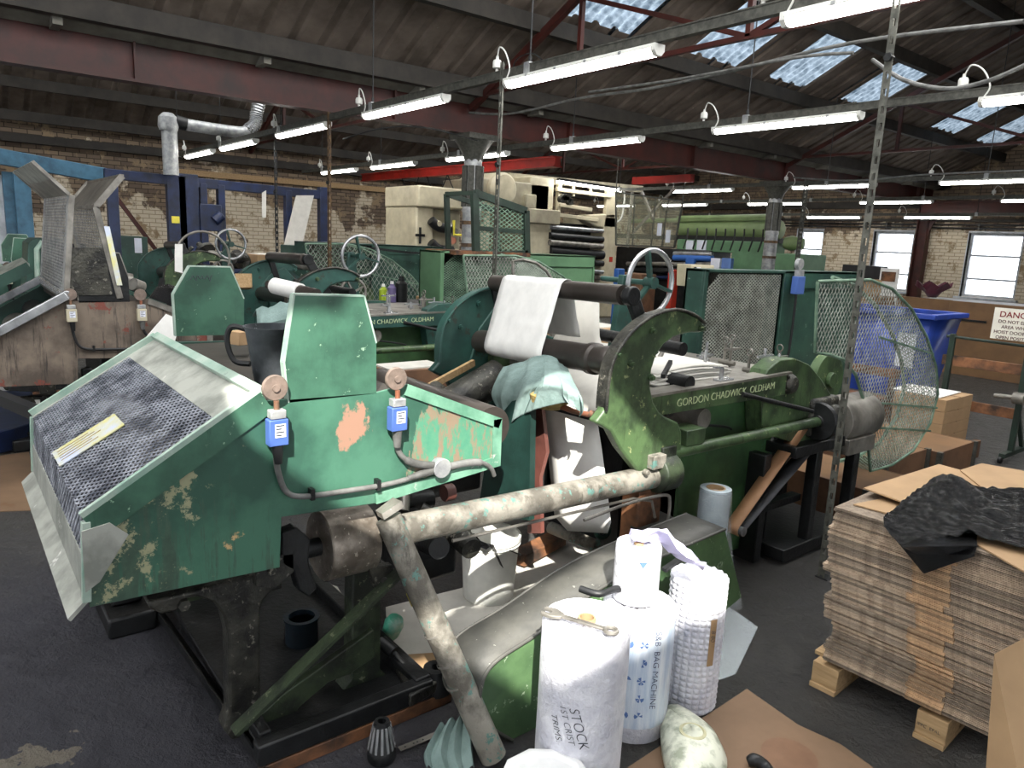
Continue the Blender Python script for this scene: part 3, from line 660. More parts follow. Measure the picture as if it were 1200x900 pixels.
# sagging cables under the roof
for path, r_, mt, lab in [
    ([at(550, 132, Y=5.6), at(600, 133, Y=5.6), at(680, 115, Y=5.6), at(760, 104, Y=5.5), at(850, 85, Y=5.4), at(1000, 50, Y=5.2), at(1200, 25, Y=5)], .014, M['cablegrey'], 'long grey conduit sweeping under the skylights'),
    ([at(690, 108, Y=5.2), at(800, 92, Y=5.2), at(930, 68, Y=5.2), at(1000, 62, Y=5.2)], .012, M['cablegrey'], 'shorter grey cable strapped below the long conduit'),
    ([at(1022, 70, Y=6), at(1060, 94, Y=6), at(1110, 104, Y=6), at(1160, 94, Y=6), at(1210, 72, Y=6)], .016, M['cablegrey'], 'thick pale cable hanging in a loop at the upper right'),
    ([at(600, 90, Y=3.6), at(605, 70, Y=3.6), at(625, 63, Y=3.6), at(645, 80, Y=3.6), at(655, 88, Y=3.7)], .005, M['dark'], 'thin dark cable loop above the middle post'),
    ([at(930, 208, Y=11.5), at(1000, 212, Y=11.5), at(1080, 205, Y=11.4), at(1200, 200, Y=11.3)], .014, M['cablegrey'], 'long pale cable running in front of the far lights'),
    ([at(402, 163, Y=3.7), at(450, 150, Y=4), at(500, 150, Y=4.6), at(560, 165, Y=5)], .008, M['dark'], 'dark cable trailing from the rail to the column head')]:
    b = MB(); b.tube(spl(path, 6), r_, 8); b.build('hanging_cable', mt, label=lab, cat='cable', origin=path[0])
# ================================================================== the bag-making machines
NX, FX = -1.95, -3.15
def machine(O, label, kind, cols, opened=False, detail=2):
    """kind: 'near' | 'brown' | 'far' """
    O = Vector(O); R_ = thing('bag_making_machine', (-2.55+O.x, 1.9+O.y, O.z), label, 'machine', None)
    def q(x, y, X=NX): return at(x, y, X=X)+O
    def V(x, y, z): return Vector((x, y, z))+O
    PAN, LG, CR, BED, SH = cols
    pan = [q(*p) for p in [(105, 612), (105, 712), (328, 665), (330, 606), (440, 590), (585, 545), (587, 490), (478, 450), (441, 460), (308, 470)]]
    # ---- side panels of the infeed hopper
    for side, xo in (('near', 0), ('far', FX-NX)):
        b = MB(); b.prism([p+Vector((xo, 0, 0)) for p in pan], (-.01, 0, 0))
        sp_ = b.build('side_panel', PAN if side == 'near' else M['dgreen'], R_, bev=.002)
        b = MB(); w = .014
        for a_, c_ in ((7, 6), (6, 5), (5, 4)):
            A, B_ = pan[a_]+Vector((xo+.002, 0, 0)), pan[c_]+Vector((xo+.002, 0, 0)); d = (B_-A).normalized(); inn = Vector((0, -d.z, d.y)); 
            if inn.dot(Vector((0, 1.3, 1.0))+O-A) < 0: inn = -inn
            b.obox((A+B_)/2+inn*.018, (B_-A)/2, inn*.018, (.006, 0, 0))
        if side == 'near': b.build('edge_flange', M['mint'] if kind == 'near' else LG, sp_)
        # upright shield plate above the deck, with folded rims
        hp = [q(*p) for p in [(345, 345), (427, 347), (441, 402), (441, 461), (338, 472), (333, 425)]] if side == 'near' else [at(*p, X=FX)+O for p in [(222, 312), (270, 313), (286, 350), (286, 392), (206, 394), (203, 345)]]
        b = MB(); b.prism(hp, (-.006, 0, 0)); s_ = b.build('shield_plate', M['green'] if kind != 'brown' else M['dark'], R_)
        b = MB()
        for i in (0, 1, 2, 4, 5):
            A, B_ = hp[i], hp[(i+1) % 6]
            if i == 2: continue
            b.bar(A+Vector((-.012, 0, 0)), B_+Vector((-.012, 0, 0)), .026, .005, (B_-A).cross(Vector((1, 0, 0))))
        b.build('folded_rim', LG, s_)
    # ---- front guard: frame, solid strip, perforated sheet
    L1, L2, L3, L4 = ((V(0, .675, 1.205), V(0, .74, 1.80), V(0, .57, 1.97), None) if opened else (V(0, .675, 1.205), V(0, .235, .93), V(0, .225, .72), V(0, .185, .68)))
    e1 = (L2-L1); w1 = e1.length; e1n = e1.normalized(); ux = Vector((1, 0, 0)); nrm = e1n.cross(ux).normalized()
    if nrm.z < 0 and not opened: nrm = -nrm
    wid = 1.2; xl = FX+O.x
    o1 = Vector((xl, L1.y, L1.z))
    b = MB()
    def strip(u0, u1, a0, a1, org, ev, th_=.004, n_=None):
        n_ = n_ or nrm
        b.obox(org+ux*(u0+u1)/2+ev*(a0+a1)/2, ux*(u1-u0)/2, ev*(a1-a0)/2, n_*th_)
    s0 = .13 if not opened else .02
    strip(0, wid, 0, s0, o1, e1n); strip(wid-.07, wid, s0, w1, o1, e1n); strip(0, .025, s0, w1, o1, e1n)
    guard = b.build('front_guard', M['greypaint'] if not opened else M['galv'], R_)
    b = MB(); off = nrm*.012
    P_ = lambda u, ev_: Vector((xl+u, 0, 0))+Vector((0, ev_.y, ev_.z))
    for u in (0, wid): b.bar(P_(u, L1)+off, P_(u, L2)+off, .014, .03, nrm)
    b.bar(P_(0, L1)+off, P_(wid, L1)+off, .03, .02, nrm)
    for u in (0, wid): b.bar(P_(u, L2), P_(u, L3), .02, .02)
    b.build('guard_frame', LG if not opened else M['steel'], guard, bev=.002)
    if not opened:
        b = MB(); b.prism([P_(wid, L1)+nrm*.012, P_(wid, L2)+nrm*.012, P_(wid, L2)-nrm*.055, P_(wid, L1)-nrm*.055], (.008, 0, 0)); b.build('side_flange', M['green'], guard)
        b = MB(); A = P_(wid, L2); b.prism([A+Vector((.01, .05, -.01)), A+Vector((.01, -.012, -.02)), A+Vector((.01, -.012, -.18)), A+Vector((.01, .02, -.16)), A+Vector((.01, .09, -.05))], (.004, 0, 0)); b.build('corner_plate', M['greypaint'], guard)
    b = MB(); pit = .0165 if detail == 2 else (.03 if opened else .022)
    lattice(b, [(.025, s0), (wid-.07, s0), (wid-.07, w1), (.025, w1)], o1+nrm*.002, ux, e1n, pit, pit*.32, .002, 36)
    b.build('perforated_sheet', M['meshdark'] if not opened else M['galv'], guard)
    e2 = L3-L2; w2 = e2.length; e2n = e2.normalized(); o2 = Vector((xl, L2.y, L2.z)); n2 = e2n.cross(ux)
    b = MB(); lattice(b, [(.02, .0), (wid-.0, .0), (wid-.0, w2*.55), (.02, w2*.55)], o2, ux, e2n, .022, .006, .002, 40); b.build('lower_perforated_sheet', M['meshdark'] if not opened else M['galv'], guard)
    b = MB(); strip(0, wid, w2*.5, w2, o2, e2n, .004, n2)
    if not opened: b.obox(P_(wid/2, (L3+L4)/2), ux*(wid/2+.0), (L4-L3)/2, (0, -.003, .004))
    b.build('lip', M['greypaint'], guard)
    if opened:
        # second hood, raised on the other side of the shield
        A, B_, C_ = V(0, .97, 1.2), V(0, .87, 1.74), V(0, 1.02, 1.93)
        h2 = MB(); 
        for u in (0, wid):
            for p0, p1 in ((A, B_), (B_, C_)): h2.bar(Vector((xl+u, p0.y, p0.z)), Vector((xl+u, p1.y, p1.z)), .02, .035)
        for p in (A, B_, C_): h2.bar(Vector((xl, p.y, p.z)), Vector((xl+wid, p.y, p.z)), .02, .02)
        h_ = h2.build('rear_hood', M['steel'], R_)
        b = MB(); d_ = (B_-A); lattice(b, [(0, 0), (wid, 0), (wid, d_.length), (0, d_.length)], Vector((xl, A.y, A.z)), ux, d_, .03, .007, .002, 36); b.build('perforated_sheet', M['galv'], h_)
        b = MB(); d_ = (C_-B_); b.obox(Vector((xl+wid/2, 0, 0))+Vector((0, (B_.y+C_.y)/2, (B_.z+C_.z)/2)), ux*wid/2, d_/2, d_.cross(ux).normalized()*.003); b.build('hood_flap', M['steel'], h_)
        b = MB(); b.prism([V(NX+.006, .70, 1.22), V(NX+.006, .93, 1.22), V(NX+.006, .90, 1.5), V(NX+.006, .73, 1.5)], (-.006, 0, 0)); b.build('side_sheet', M['iron'], h_)
        b = MB(); b.obox(Vector((xl+wid/2, L2.y/2+L3.y/2, L2.z/2+L3.z/2)), ux*wid/2, e2/2, n2*.003); b.build('hood_flap', M['steel'], guard)
        b = MB(); b.prism([V(NX+.012, .985, 1.28), V(NX+.012, .955, 1.28), V(NX+.012, .905, 1.63), V(NX+.012, .935, 1.63)], (.004, 0, 0)); b.build('yellow_label', M['yellowplate'], h_)
    # ---- rollers inside the hopper, deck, floor
    for y, z_, r in ((.36, .80, .075), (.52, .9, .1), (.62, 1.02, .07)):
        b = MB(); b.cyl(V(FX+.03, y, z_), V(NX-.03, y, z_), r, n=28); b.cyl(V(FX+.012, y, z_), V(NX-.012, y, z_), r*.3, n=16); b.build('inner_roller', M['steel'] if y == .52 else M['dark'], R_)
    b = MB(); b.box(*(FX+.012+O.x, NX-.012+O.x), .26+O.y, .70+O.y, .705+O.z, .712+O.z); b.build('drip_tray', M['dark'], R_)
    b = MB(); b.box(FX+.01+O.x, NX-.012+O.x, .69+O.y, 1.12+O.y, 1.15+O.z, 1.178+O.z); b.build('deck', M['purlin'], R_, bev=.003)
    A, B_ = V(0, 1.14, 1.175), V(0, 1.50, 1.03)
    b = MB(); b.prism([A+Vector((NX-.02, 0, 0)), B_+Vector((NX-.02, 0, 0)), B_+Vector((NX-.02, -.02, -.06)), A+Vector((NX-.02, -.02, -.06))], (-.10, 0, 0)); b.build('inner_apron', M['dark'], R_)
    b = MB(); b.cyl(V(FX+.02, 1.66, .93), V(NX-.25, 1.66, .93), .085, n=32); b.build('press_roller', M['roller'], R_)
    # ---- limit switches on the near panel, their cable and junction box
    sw = ((320, 500), (460, 485))
    for (sx, sy) in sw:
        c = q(sx, sy)+Vector((.03, 0, 0))
        b = MB(); b.box(c.x-.018, c.x+.018, c.y-.027, c.y+.027, c.z-.045, c.z+.03)
        s_ = b.build('limit_switch', M['switchblue'] if kind == 'near' else M['switchgrey'], R_, bev=.003)
        b = MB(); b.box(c.x-.016, c.x+.016, c.y-.022, c.y+.022, c.z+.031, c.z+.056); b.build('switch_head', M['galv'], s_, bev=.003)
        b = MB(); b.cyl(c+Vector((0, 0, .056)), c+Vector((0, 0, .08)), .008, n=12); b.build('plunger', M['copper'], s_)
        b = MB(); b.spin(c+Vector((-.02, 0, .115)), (1, 0, 0), [(.0, 0), (.034, 0), (.036, .004), (.036, .012), (.034, .016), (.01, .016), (.01, .022), (0, .022)], 28); b.build('roller_wheel', M['rubroll'], s_)
        b = MB(); b.box(c.x+.0181, c.x+.0195, c.y-.012, c.y+.018, c.z-.02, c.z+.018); lb = b.build('rating_label', M['label'], s_)
        b = MB()
        for i in range(4): b.box(c.x+.0196, c.x+.0202, c.y-.009, c.y+.006+.008*(i % 2), c.z-.015+.009*i, c.z-.012+.009*i)
        b.build('printed_lines', M['darklabel'], lb)
        b = MB(); b.cyl(c+Vector((0, 0, -.045)), c+Vector((-.004, .004, -.10)), .017, .011, n=14); b.build('cable_gland', M['black'] if sx == 320 else M['cablegrey'], s_)
    cm = M['cablegrey'] if kind == 'near' else M['black']
    b = MB(); ox = Vector((.016, 0, 0))
    b.tube([p+ox for p in spl([q(*p) for p in [(321, 535), (324, 553), (333, 574), (352, 580), (400, 574), (455, 565), (500, 552)]], 6)], .0085, 10)
    b.tube([p+ox for p in spl([q(*p) for p in [(462, 512), (464, 527), (474, 538), (490, 543), (506, 544)]], 6)], [.009]*12+[.013]*13, 10)
    b.tube([p+ox for p in spl([q(*p) for p in [(520, 546), (545, 541), (562, 541), (572, 547), (576, 556)]], 6)], [.013]*12+[.008]*13, 10)
    b.tube([p+ox for p in [q(475, 559), q(505, 549)]], [.009, .016], 10)
    b.build('cable', cm, R_)
    b = MB(); c = q(512.5, 546); b.cyl(c, c+Vector((.03, 0, 0)), .031, n=28); b.cyl(c+Vector((.03, 0, 0)), c+Vector((.034, 0, 0)), .033, n=28); b.build('junction_box', M['galv'] if kind == 'near' else M['black'], R_, bev=.002)
    for p in ((363, 579), (440, 568)):
        c = q(*p); b = MB(); b.box(c.x, c.x+.026, c.y-.006, c.y+.006, c.z-.012, c.z+.022); b.build('cable_clip', M['dark'], R_)
    # ---- drum below, bearing, legs, base
    A, B_ = q(374, 640, -2.08), q(430, 628, -2.08)
    b = MB(); b.spin(A, (B_-A), [(0, 0), (.05, 0), (.09, .004), (.108, 0), (.113, .004), (.113, (B_-A).length-.004), (.108, (B_-A).length), (0, (B_-A).length)], 40); b.build('counter_drum', M['drum'], R_)
    b = MB(); b.cyl(A+Vector((0, -.10, 0)), B_+Vector((0, .12, 0)), .03, n=16); b.build('drum_axle', M['dark'], R_)
    pl = [q(*p, -2.02) for p in [(330, 625), (348, 618), (364, 632), (362, 660), (372, 690), (362, 700), (350, 692), (344, 670), (330, 662)]]
    b = MB(); b.prism(pl, (-.05, 0, 0)); b.build('bearing_bracket', M['dark'], R_, bev=.006)
    b = MB(); b.prism([q(*p, -2.02) for p in [(300, 655), (345, 648), (345, 670), (322, 690), (300, 688)]], (-.03, 0, 0)); b.cyl(q(317, 667, -2.02), q(317, 667, -2.02)+Vector((.02, 0, 0)), .014, n=6); b.build('bolted_lug', M['iron'], R_, bev=.003)
    b = MB(); b.prism([q(*p, -2.0) for p in [(432, 665), (460, 662), (462, 672), (452, 690), (440, 690)]], (-.03, 0, 0)); b.cyl(q(450, 680, -2.0), q(450, 680, -2.0)+Vector((.014, 0, 0)), .012, n=16); b.build('bolted_lug', M['iron'], R_, bev=.003)
    for xo in (0, -.95):
        o_ = Vector((xo, 0, 0))
        leg = [(172, 706), (330, 668), (332, 690), (318, 694), (308, 704), (305, 720), (306, 832), (330, 842), (330, 856), (272, 868), (262, 856), (269, 836), (268, 745), (262, 722), (250, 706), (232, 700), (216, 703), (208, 716), (190, 720), (176, 714)]
        b = MB(); b.prism([q(*p, -2.12)+o_ for p in leg], (-.07, 0, 0)); l_ = b.build('cast_leg', M['iron'], R_, bev=.008)
        b = MB(); c = q(215, 708, -2.12)+o_; b.cyl(c, c+Vector((.014, 0, 0)), .018, n=6); b.build('bolt', M['iron'], l_)
        b = MB(); b.prism([q(*p, -2.12)+o_ for p in [(414, 655), (447, 650), (446, 785), (462, 800), (400, 812), (412, 795)]], (-.07, 0, 0)); b.build('cast_leg', M['grime'], R_, bev=.006)
        b = MB(); b.prism([q(*p, -2.10)+o_ for p in [(285, 858), (330, 815), (438, 738), (440, 770), (410, 790), (385, 800), (350, 830), (345, 848)]], (-.03, 0, 0)); b.build('web_plate', M['grime'], R_, bev=.004)
    b = MB(); b.box(-3.1+O.x, -1.97+O.x, .66+O.y, 1.24+O.y, .05+O.z, .085+O.z); b.box(-2.0+O.x, -1.95+O.x, .64+O.y, 1.26+O.y, .05+O.z, .12+O.z); b.box(-3.1+O.x, -1.97+O.x, 1.2+O.y, 1.26+O.y, .05+O.z, .13+O.z); b.box(-2.3+O.x, -2.0+O.x, .66+O.y, .70+O.y, .085+O.z, .13+O.z); b.build('base_casting', M['dark'], R_, bev=.006)
    b = MB(); c = V(-2.0, 1.30, 0); b.spin(c, (0, 0, 1), [(.0, .10), (.018, .10), (.018, .13), (.045, .13), (.05, .09), (.06, .06), (.06, .04), (0, .04)], 20); b.build('lug', M['dark'], R_)
    b = MB(); b.box(-2.03+O.x, -1.95+O.x, .66+O.y, 1.34+O.y, O.z, .048+O.z); b.build('timber_bearer', M['orwood'], R_, bev=.004)
    b = MB(); b.angle(V(-3.28, .60, .03), V(-1.98, .645, .05), .035, .006, (0, 1, 0), (0, 0, 1)); b.build('floor_rail', M['dark'], R_)
    b = MB(); b.angle(V(-2.9, .74, .03), V(-2.2, .74, .03), .04, .006, (0, 1, 0), (0, 0, 1)); b.build('floor_rail', M['iron'], R_)
    b = MB(); b.box(-3.45+O.x, -3.05+O.x, .42+O.y, .60+O.y, O.z, .09+O.z); b.box(-3.3+O.x, -3.15+O.x, .45+O.y, .57+O.y, .09+O.z, .125+O.z); b.build('bearer_block', M['dark'], R_, bev=.012)
    A, B_ = q(270, 852, -2.0), q(475, 655, -2.0)
    b = MB(); b.angle(A, B_, .05, .006, (0, .5, -.8), (1, 0, 0)); b.build('diagonal_brace', M['grime'], R_)
    # ---- long pipe, hub, pedestal, shaft
    b = MB(); b.cyl(V(NX, 1.10, .715), V(NX, 2.44, .685), .05, n=32); b.spin(V(NX, 1.10, .715), (0, -1, 0), [(.05, 0), (.04, .012), (0, .014)], 32); b.build('long_pipe', M['pipe'], R_)
    b = MB(); b.tube([V(NX+.03, 1.3, .645), V(NX+.03, 2.2, .625), V(NX+.045, 2.3, .60), V(NX+.045, 2.33, .52)], .006, 8); b.build('rod', M['steel'], R_)
    b = MB(); b.tube(spl([V(NX+.05, 1.9, .60), V(NX+.05, 2.15, .62), V(NX+.06, 2.36, .62), V(NX+.06, 2.40, .58), V(NX+.06, 2.40, .48)], 6), .007, 8); b.build('grease_pipe', M['steel'], R_)
    b = MB(); b.spin(V(NX, 2.34, .70), (0, 1, 0), [(0, 0), (.068, 0), (.085, .01), (.085, .11), (.078, .12), (0, .12)], 32); b.box(NX-.06+O.x, NX+.035+O.x, 2.36+O.y, 2.45+O.y, .76+O.z, .82+O.z); b.build('hub', M['grime'], R_, bev=.004)
    b = MB(); b.box(NX+.01+O.x, NX+.055+O.x, 2.28+O.y, 2.36+O.y, .74+O.z, .80+O.z); b.cyl(V(NX+.04, 2.24, .74), V(NX+.065, 2.24, .74), .012, n=12); b.build('hub_lug', M['pipe'], R_, bev=.004)
    b = MB(); b.box(NX-.1+O.x, NX+.0+O.x, 2.27+O.y, 2.42+O.y, O.z, .63+O.z); b.build('pedestal', M['orwood'] if kind == 'near' else M['mgreen'], R_, bev=.01)
    b = MB(); b.box(NX-.09+O.x, NX+.02+O.x, 2.53+O.y, 2.66+O.y, .80+O.z, .87+O.z); b.build('guide_block', M['mgreen'], R_, bev=.003)
    b = MB(); b.cyl(V(NX, 2.45, .775), V(NX, 3.66, .775), .026, n=24); b.build('drive_shaft', SH, R_)
    # ---- crescent end frames
    cre = [(694, 494), (705, 480), (706, 465), (708, 446), (712, 427), (719, 411), (731, 393), (743, 381), (757, 371), (771, 365), (786, 362), (801, 365), (813, 371), (820, 378), (821, 385), (817, 389), (806, 389), (796, 391), (785, 395), (774, 403), (765, 416), (760, 432), (758, 452), (762, 470), (769, 482), (777, 488), (791, 494), (795, 505), (795, 560), (770, 578), (752, 562), (737, 543), (723, 525), (712, 504)]
    for side, xo in (('n', 0), ('f', FX-NX)):
        b = MB(); b.prism([q(*p)+Vector((xo+.02, 0, 0)) for p in cre], (-.05, 0, 0)); cr_ = b.build('crescent_frame', CR if side == 'n' else M['teal'], R_, bev=.01)
        b = MB(); rp = spl([q(*p)+Vector((xo+.012, 0, 0)) for p in cre[1:14]], 4); b.grid([[p+Vector((-.045, 0, 0))+n_ for n_ in (Vector((0, 0, 0)),)]+[p+Vector((.018, 0, 0))] for p in rp]); b.tube([p+Vector((.014, 0, 0)) for p in rp], .007, 8); b.build('outer_rim', M['iron'] if side == 'n' else M['teal'], cr_)
        for p in ((759, 387), (816, 384), (734, 425), (757, 441), (719, 415)):
            b = MB(); c = q(*p)+Vector((xo+.02, 0, 0)); b.spin(c, (1, 0, 0), [(.015, 0), (.015, .012), (.009, .012), (.009, .024), (0, .024)], 14); b.build('bolt', M['mgreen'] if side == 'n' else M['teal'], cr_)
    fr = [at(*p, X=FX+.03)+O for p in [(600, 350), (580, 360), (562, 385), (552, 420), (549, 455), (552, 490), (575, 500), (640, 520), (660, 470), (660, 400), (625, 385)]]
    b = MB(); b.prism(fr, (-.04, 0, 0)); b.build('end_plate', M['teal'], R_, bev=.006)
    # ---- web rollers, arms
    b = MB(); A, B_ = V(-3.12, 2.33, 1.43), V(-2.07, 2.21, 1.455); b.cyl(A, B_, .042, n=28); b.cyl(A+(A-B_)*.03, B_+(B_-A)*.03, .02, n=16); b.build('top_roller', M['roller'], R_)
    b = MB(); b.bar(V(-2.03, 2.21, 1.46), V(-2.02, 2.36, 1.20), .03, .06, (0, 1, .4)); b.cyl(V(-2.05, 2.21, 1.455), V(-2.01, 2.21, 1.455), .04, n=16); b.build('roller_arm', M['dark'], R_, bev=.005)
    b = MB(); b.bar(V(-3.13, 2.33, 1.43), V(-3.13, 2.42, 1.15), .03, .05, (0, 1, .3)); b.build('roller_arm', M['dark'], R_, bev=.005)
    b = MB(); A, B_ = V(-3.13, 2.26, 1.12), V(-2.0, 2.14, 1.19); d = (B_-A).normalized(); L = (B_-A).length
    b.spin(A, d, [(0, 0), (.06, 0), (.06, L*.83), (.068, L*.84), (.068, L*.87), (.058, L*.88), (.062, L*.93), (.05, L*.97), (.02, L), (0, L)], 32); b.build('web_roller', M['roller'], R_)
    for y, z_, r in ((2.55, 1.22, .03), (2.62, 1.06, .035), (2.5, .95, .03), (2.75, .88, .05)):
        b = MB(); b.cyl(V(FX, y, z_), V(NX-.06, y, z_), r, n=20); b.build('idler_roller', M['dark'] if r < .04 else M['steel'], R_)
    # ---- handwheel on its bracket
    wx, wy, wz, wr = -2.5, 2.86, 1.475, .165
    b = MB(); b.torus(V(wx, wy, wz), (1, 0, 0), wr, .014, 44, 10); w_ = b.build('handwheel', M['bright'], R_)
    b = MB(); b.cyl(V(wx-.03, wy, wz), V(wx+.03, wy, wz), .03, n=18)
    for k in range(3):
        a_ = PI/2+k*2*PI/3+.25; b.bar(V(wx, wy, wz), V(wx, wy+math.cos(a_)*wr, wz+math.sin(a_)*wr), .014, .03, (1, 0, 0))
    b.build('spokes', M['teal'], w_)
    b = MB(); b.cyl(V(wx, wy, wz), V(wx-.35, wy, wz), .014, n=12); b.prism([V(wx-.16, wy-.03, wz+.03), V(wx-.16, wy+.03, wz+.03), V(wx-.16, wy+.08, 1.08), V(wx-.16, wy-.08, 1.08)], (-.04, 0, 0)); b.build('wheel_bracket', M['teal'], R_, bev=.005)
    b = MB(); b.torus(V(-2.35, 2.72, 1.19), (1, 0, 0), .11, .012, 32, 8)
    for k in range(4): a_ = k*PI/2+.5; b.bar(V(-2.35, 2.72, 1.19), V(-2.35, 2.72+math.cos(a_)*.11, 1.19+math.sin(a_)*.11), .012, .02, (1, 0, 0))
    b.build('small_handwheel', M['steel'], R_)
    # ---- bed rails with cast lettering, top plates, clamps
    b = MB(); b.prism([V(NX-.03, 2.30, .945), V(NX-.03, 3.36, .945), V(NX-.03, 3.36, 1.05), V(NX-.03, 2.30, 1.04)], (-.04, 0, 0)); rail = b.build('bed_rail', BED, R_, bev=.003)
    if detail >= 1:
        text('GORDON CHADWICK  OLDHAM', M['letter'], V(NX-.0285, 2.50, .972), (0, 1, .02), (0, 0, 1), .05, rail, 'cast_lettering', .0012)
    b = MB(); b.prism([V(NX-.026, 2.28, 1.03), V(NX-.026, 3.40, 1.05), V(NX-.026, 3.40, 1.062), V(NX-.026, 2.28, 1.042)], (-.10, 0, 0)); b.build('slideway', M['steel'], R_)
    b = MB(); b.box(FX+.04+O.x, FX+.09+O.x, 2.3+O.y, 3.4+O.y, .94+O.z, 1.05+O.z); b.build('bed_rail', BED, R_)
    b = MB(); b.box(FX+.1+O.x, NX-.14+O.x, 2.4+O.y, 3.6+O.y, 1.0+O.z, 1.03+O.z); b.build('bed_plate', M['steel'], R_)
    rnd = random.Random(3)
    for k in range(12):
        x = NX-.10-.9*rnd.random()**1.5; y = 2.95+.6*rnd.random(); h_ = .06+.09*rnd.random()
        b = MB(); b.cyl(V(x, y, 1.03), V(x, y, 1.03+h_), .008, n=8)
        b.cyl(V(x-.03, y, 1.05), V(x+.03, y, 1.05), .013, n=8)
        if k % 2: b.bar(V(x, y-.06, 1.03+h_*.7), V(x, y+.08, 1.03+h_*.7), .014, .012)
        if k % 3 == 0: b.torus(V(x, y, 1.05+h_), (0, 1, 0), .018, .004, 12, 6)
        b.build('setting_clamp', M['bright'] if k % 3 else M['steel'], R_)
    # bent finger standing on the near rail
    b = MB(); x = NX-.07; b.bar(V(x, 2.86, 1.05), V(x, 2.86, 1.115), .018, .01, (0, 1, 0)); b.bar(V(x, 2.86, 1.115), V(x, 2.80, 1.12), .018, .008); b.box(x-.022+O.x, x+.022+O.x, 2.83+O.y, 2.93+O.y, 1.045+O.z, 1.062+O.z); b.build('bent_finger', M['bright'], R_)
    b = MB(); b.bar(V(NX-.02, 2.38, 1.12), V(NX-.1, 2.52, 1.16), .018, .018); b.build('lever', M['dark'], R_)
    # ---- green casing under the bed
    b = MB(); b.prism([V(NX-.16, 2.74, .10), V(NX-.16, 3.50, .06), V(NX-.16, 3.50, .80), V(NX-.16, 3.43, .93), V(NX-.16, 2.74, .93)], (-.02, 0, 0)); b.build('lower_casing', M['bgreen'] if kind != 'far' else M['bluepaint'], R_, bev=.003)
    b = MB(); b.box(FX+.1+O.x, NX-.5+O.x, 2.7+O.y, 3.5+O.y, .05+O.z, .9+O.z); b.build('bed_housing', M['dark'] if kind == 'near' else M['bluepaint'], R_)
    b = MB(); b.tube(spl([V(NX-.12, 2.50, .86), V(NX-.12, 2.75, .84), V(NX-.12, 3.0, .80), V(NX-.12, 3.06, .78)], 6), .007, 8); b.tube([V(NX-.14, 3.50, .06), V(NX-.14, 3.50, .80), V(NX-.14, 3.43, .94)], .008, 8); b.build('conduit', M['black'], R_)
    # ---- drive end: gear cases, coupling disc, motor drum, stand
    gc = [(893, 475), (893, 452), (900, 434), (914, 422), (932, 420), (948, 427), (962, 443), (985, 480), (985, 505), (975, 520), (935, 520), (893, 508)]
    b = MB(); b.prism([q(*p, NX-.05) for p in gc], (-.10, 0, 0)); g_ = b.build('gear_case', M['mgreen'] if kind != 'brown' else M['teal'], R_, bev=.006)
    b = MB(); c = q(925, 450, NX-.05); b.spin(c, (1, 0, 0), [(.055, 0), (.052, .012), (.04, .03), (.034, .034), (0, .034)], 24); b.build('boss', M['iron'], g_)
    b = MB(); c = q(972, 445, -2.3); b.cyl(c, c+Vector((-.06, 0, 0)), .17, n=36); b.cyl(c, c+Vector((.03, 0, 0)), .05, n=20); b.build('round_cover', M['mgreen'], R_, bev=.004)
    b = MB(); c = V(NX, 3.66, .775); b.spin(c, (0, 1, 0), [(0, -.004), (.03, -.004), (.035, 0), (.10, .0), (.104, .006), (.104, .03), (.05, .035), (.05, .12), (0, .12)], 32); b.build('coupling_disc', M['dark'], R_)
    b = MB(); c = V(NX-.05, 3.80, .84); b.box(c.x-.12, c.x+.03, c.y-.15, c.y+.12, c.z-.16, c.z+.05); b.cyl(c+Vector((.03, .02, -.02)), c+Vector((.09, .02, -.02)), .035, n=18); b.build('gearbox', M['iron'], R_, bev=.02)
    b = MB(); b.cyl(V(NX-.08, 3.95, .73), V(NX-.08, 4.32, .73), .135, n=36); b.spin(V(NX-.08, 4.32, .73), (0, 1, 0), [(.135, 0), (.12, .03), (.08, .045), (0, .05)], 36); b.box(NX-.22+O.x, NX+.05+O.x, 3.95+O.y, 4.25+O.y, .55+O.z, .64+O.z); b.build('motor', M['steel'] if kind == 'near' else M['iron'], R_, bev=.003)
    b = MB(); b.cyl(q(870, 462, NX-.02), q(952, 482, NX+.02), .012, n=12); b.build('tie_bar', M['dark'], R_)
    st = MB()
    for y in (3.72, 4.15):
        for x in (NX-.02, NX-.45): st.box(x-.03+O.x, x+.03+O.x, y-.03+O.y, y+.03+O.y, O.z+.06, O.z+.66)
    st.box(NX-.5+O.x, NX+.02+O.x, 3.45+O.y, 4.2+O.y, O.z+.02, O.z+.09); st.box(NX-.5+O.x, NX+.02+O.x, 3.45+O.y, 4.2+O.y, .60+O.z, .66+O.z)
    st.box(NX-.12+O.x, NX-.06+O.x, 3.3+O.y, 3.7+O.y, .30+O.z, .34+O.z); st.box(NX-.5+O.x, NX-.06+O.x, 3.3+O.y, 3.36+O.y, .02+O.z, .62+O.z)
    st.build('drive_stand', M['dark'], R_, bev=.005)
    # belt: a flat loop from the coupling down to a small pulley
    A, B_ = q(950, 515, NX-.01), q(868, 622, NX-.01); d = (B_-A); L = d.length; d.normalize(); n_ = Vector((0, -d.z, d.y)); 
    if n_.y > 0: n_ = -n_
    ra, rb = .075, .028
    def loop(t0, t1, outer):
        path = []
        return path
    A2 = A-n_*0; up = [A+n_*ra, B_+n_*rb]; lo = [A-n_*ra*.9+Vector((0, .03, 0)), B_-n_*rb]
    b = MB(); w_ = Vector((-.075, 0, 0)); b.grid([[up[0], up[0]+w_], [up[1], up[1]+w_]]+[[B_+(n_*math.cos(t)+d*math.sin(t))*rb, B_+(n_*math.cos(t)+d*math.sin(t))*rb+w_] for t in (.4, .9, 1.5, 2.1)]); b.build('drive_belt', M['belt_tan'], R_, solid=.005)
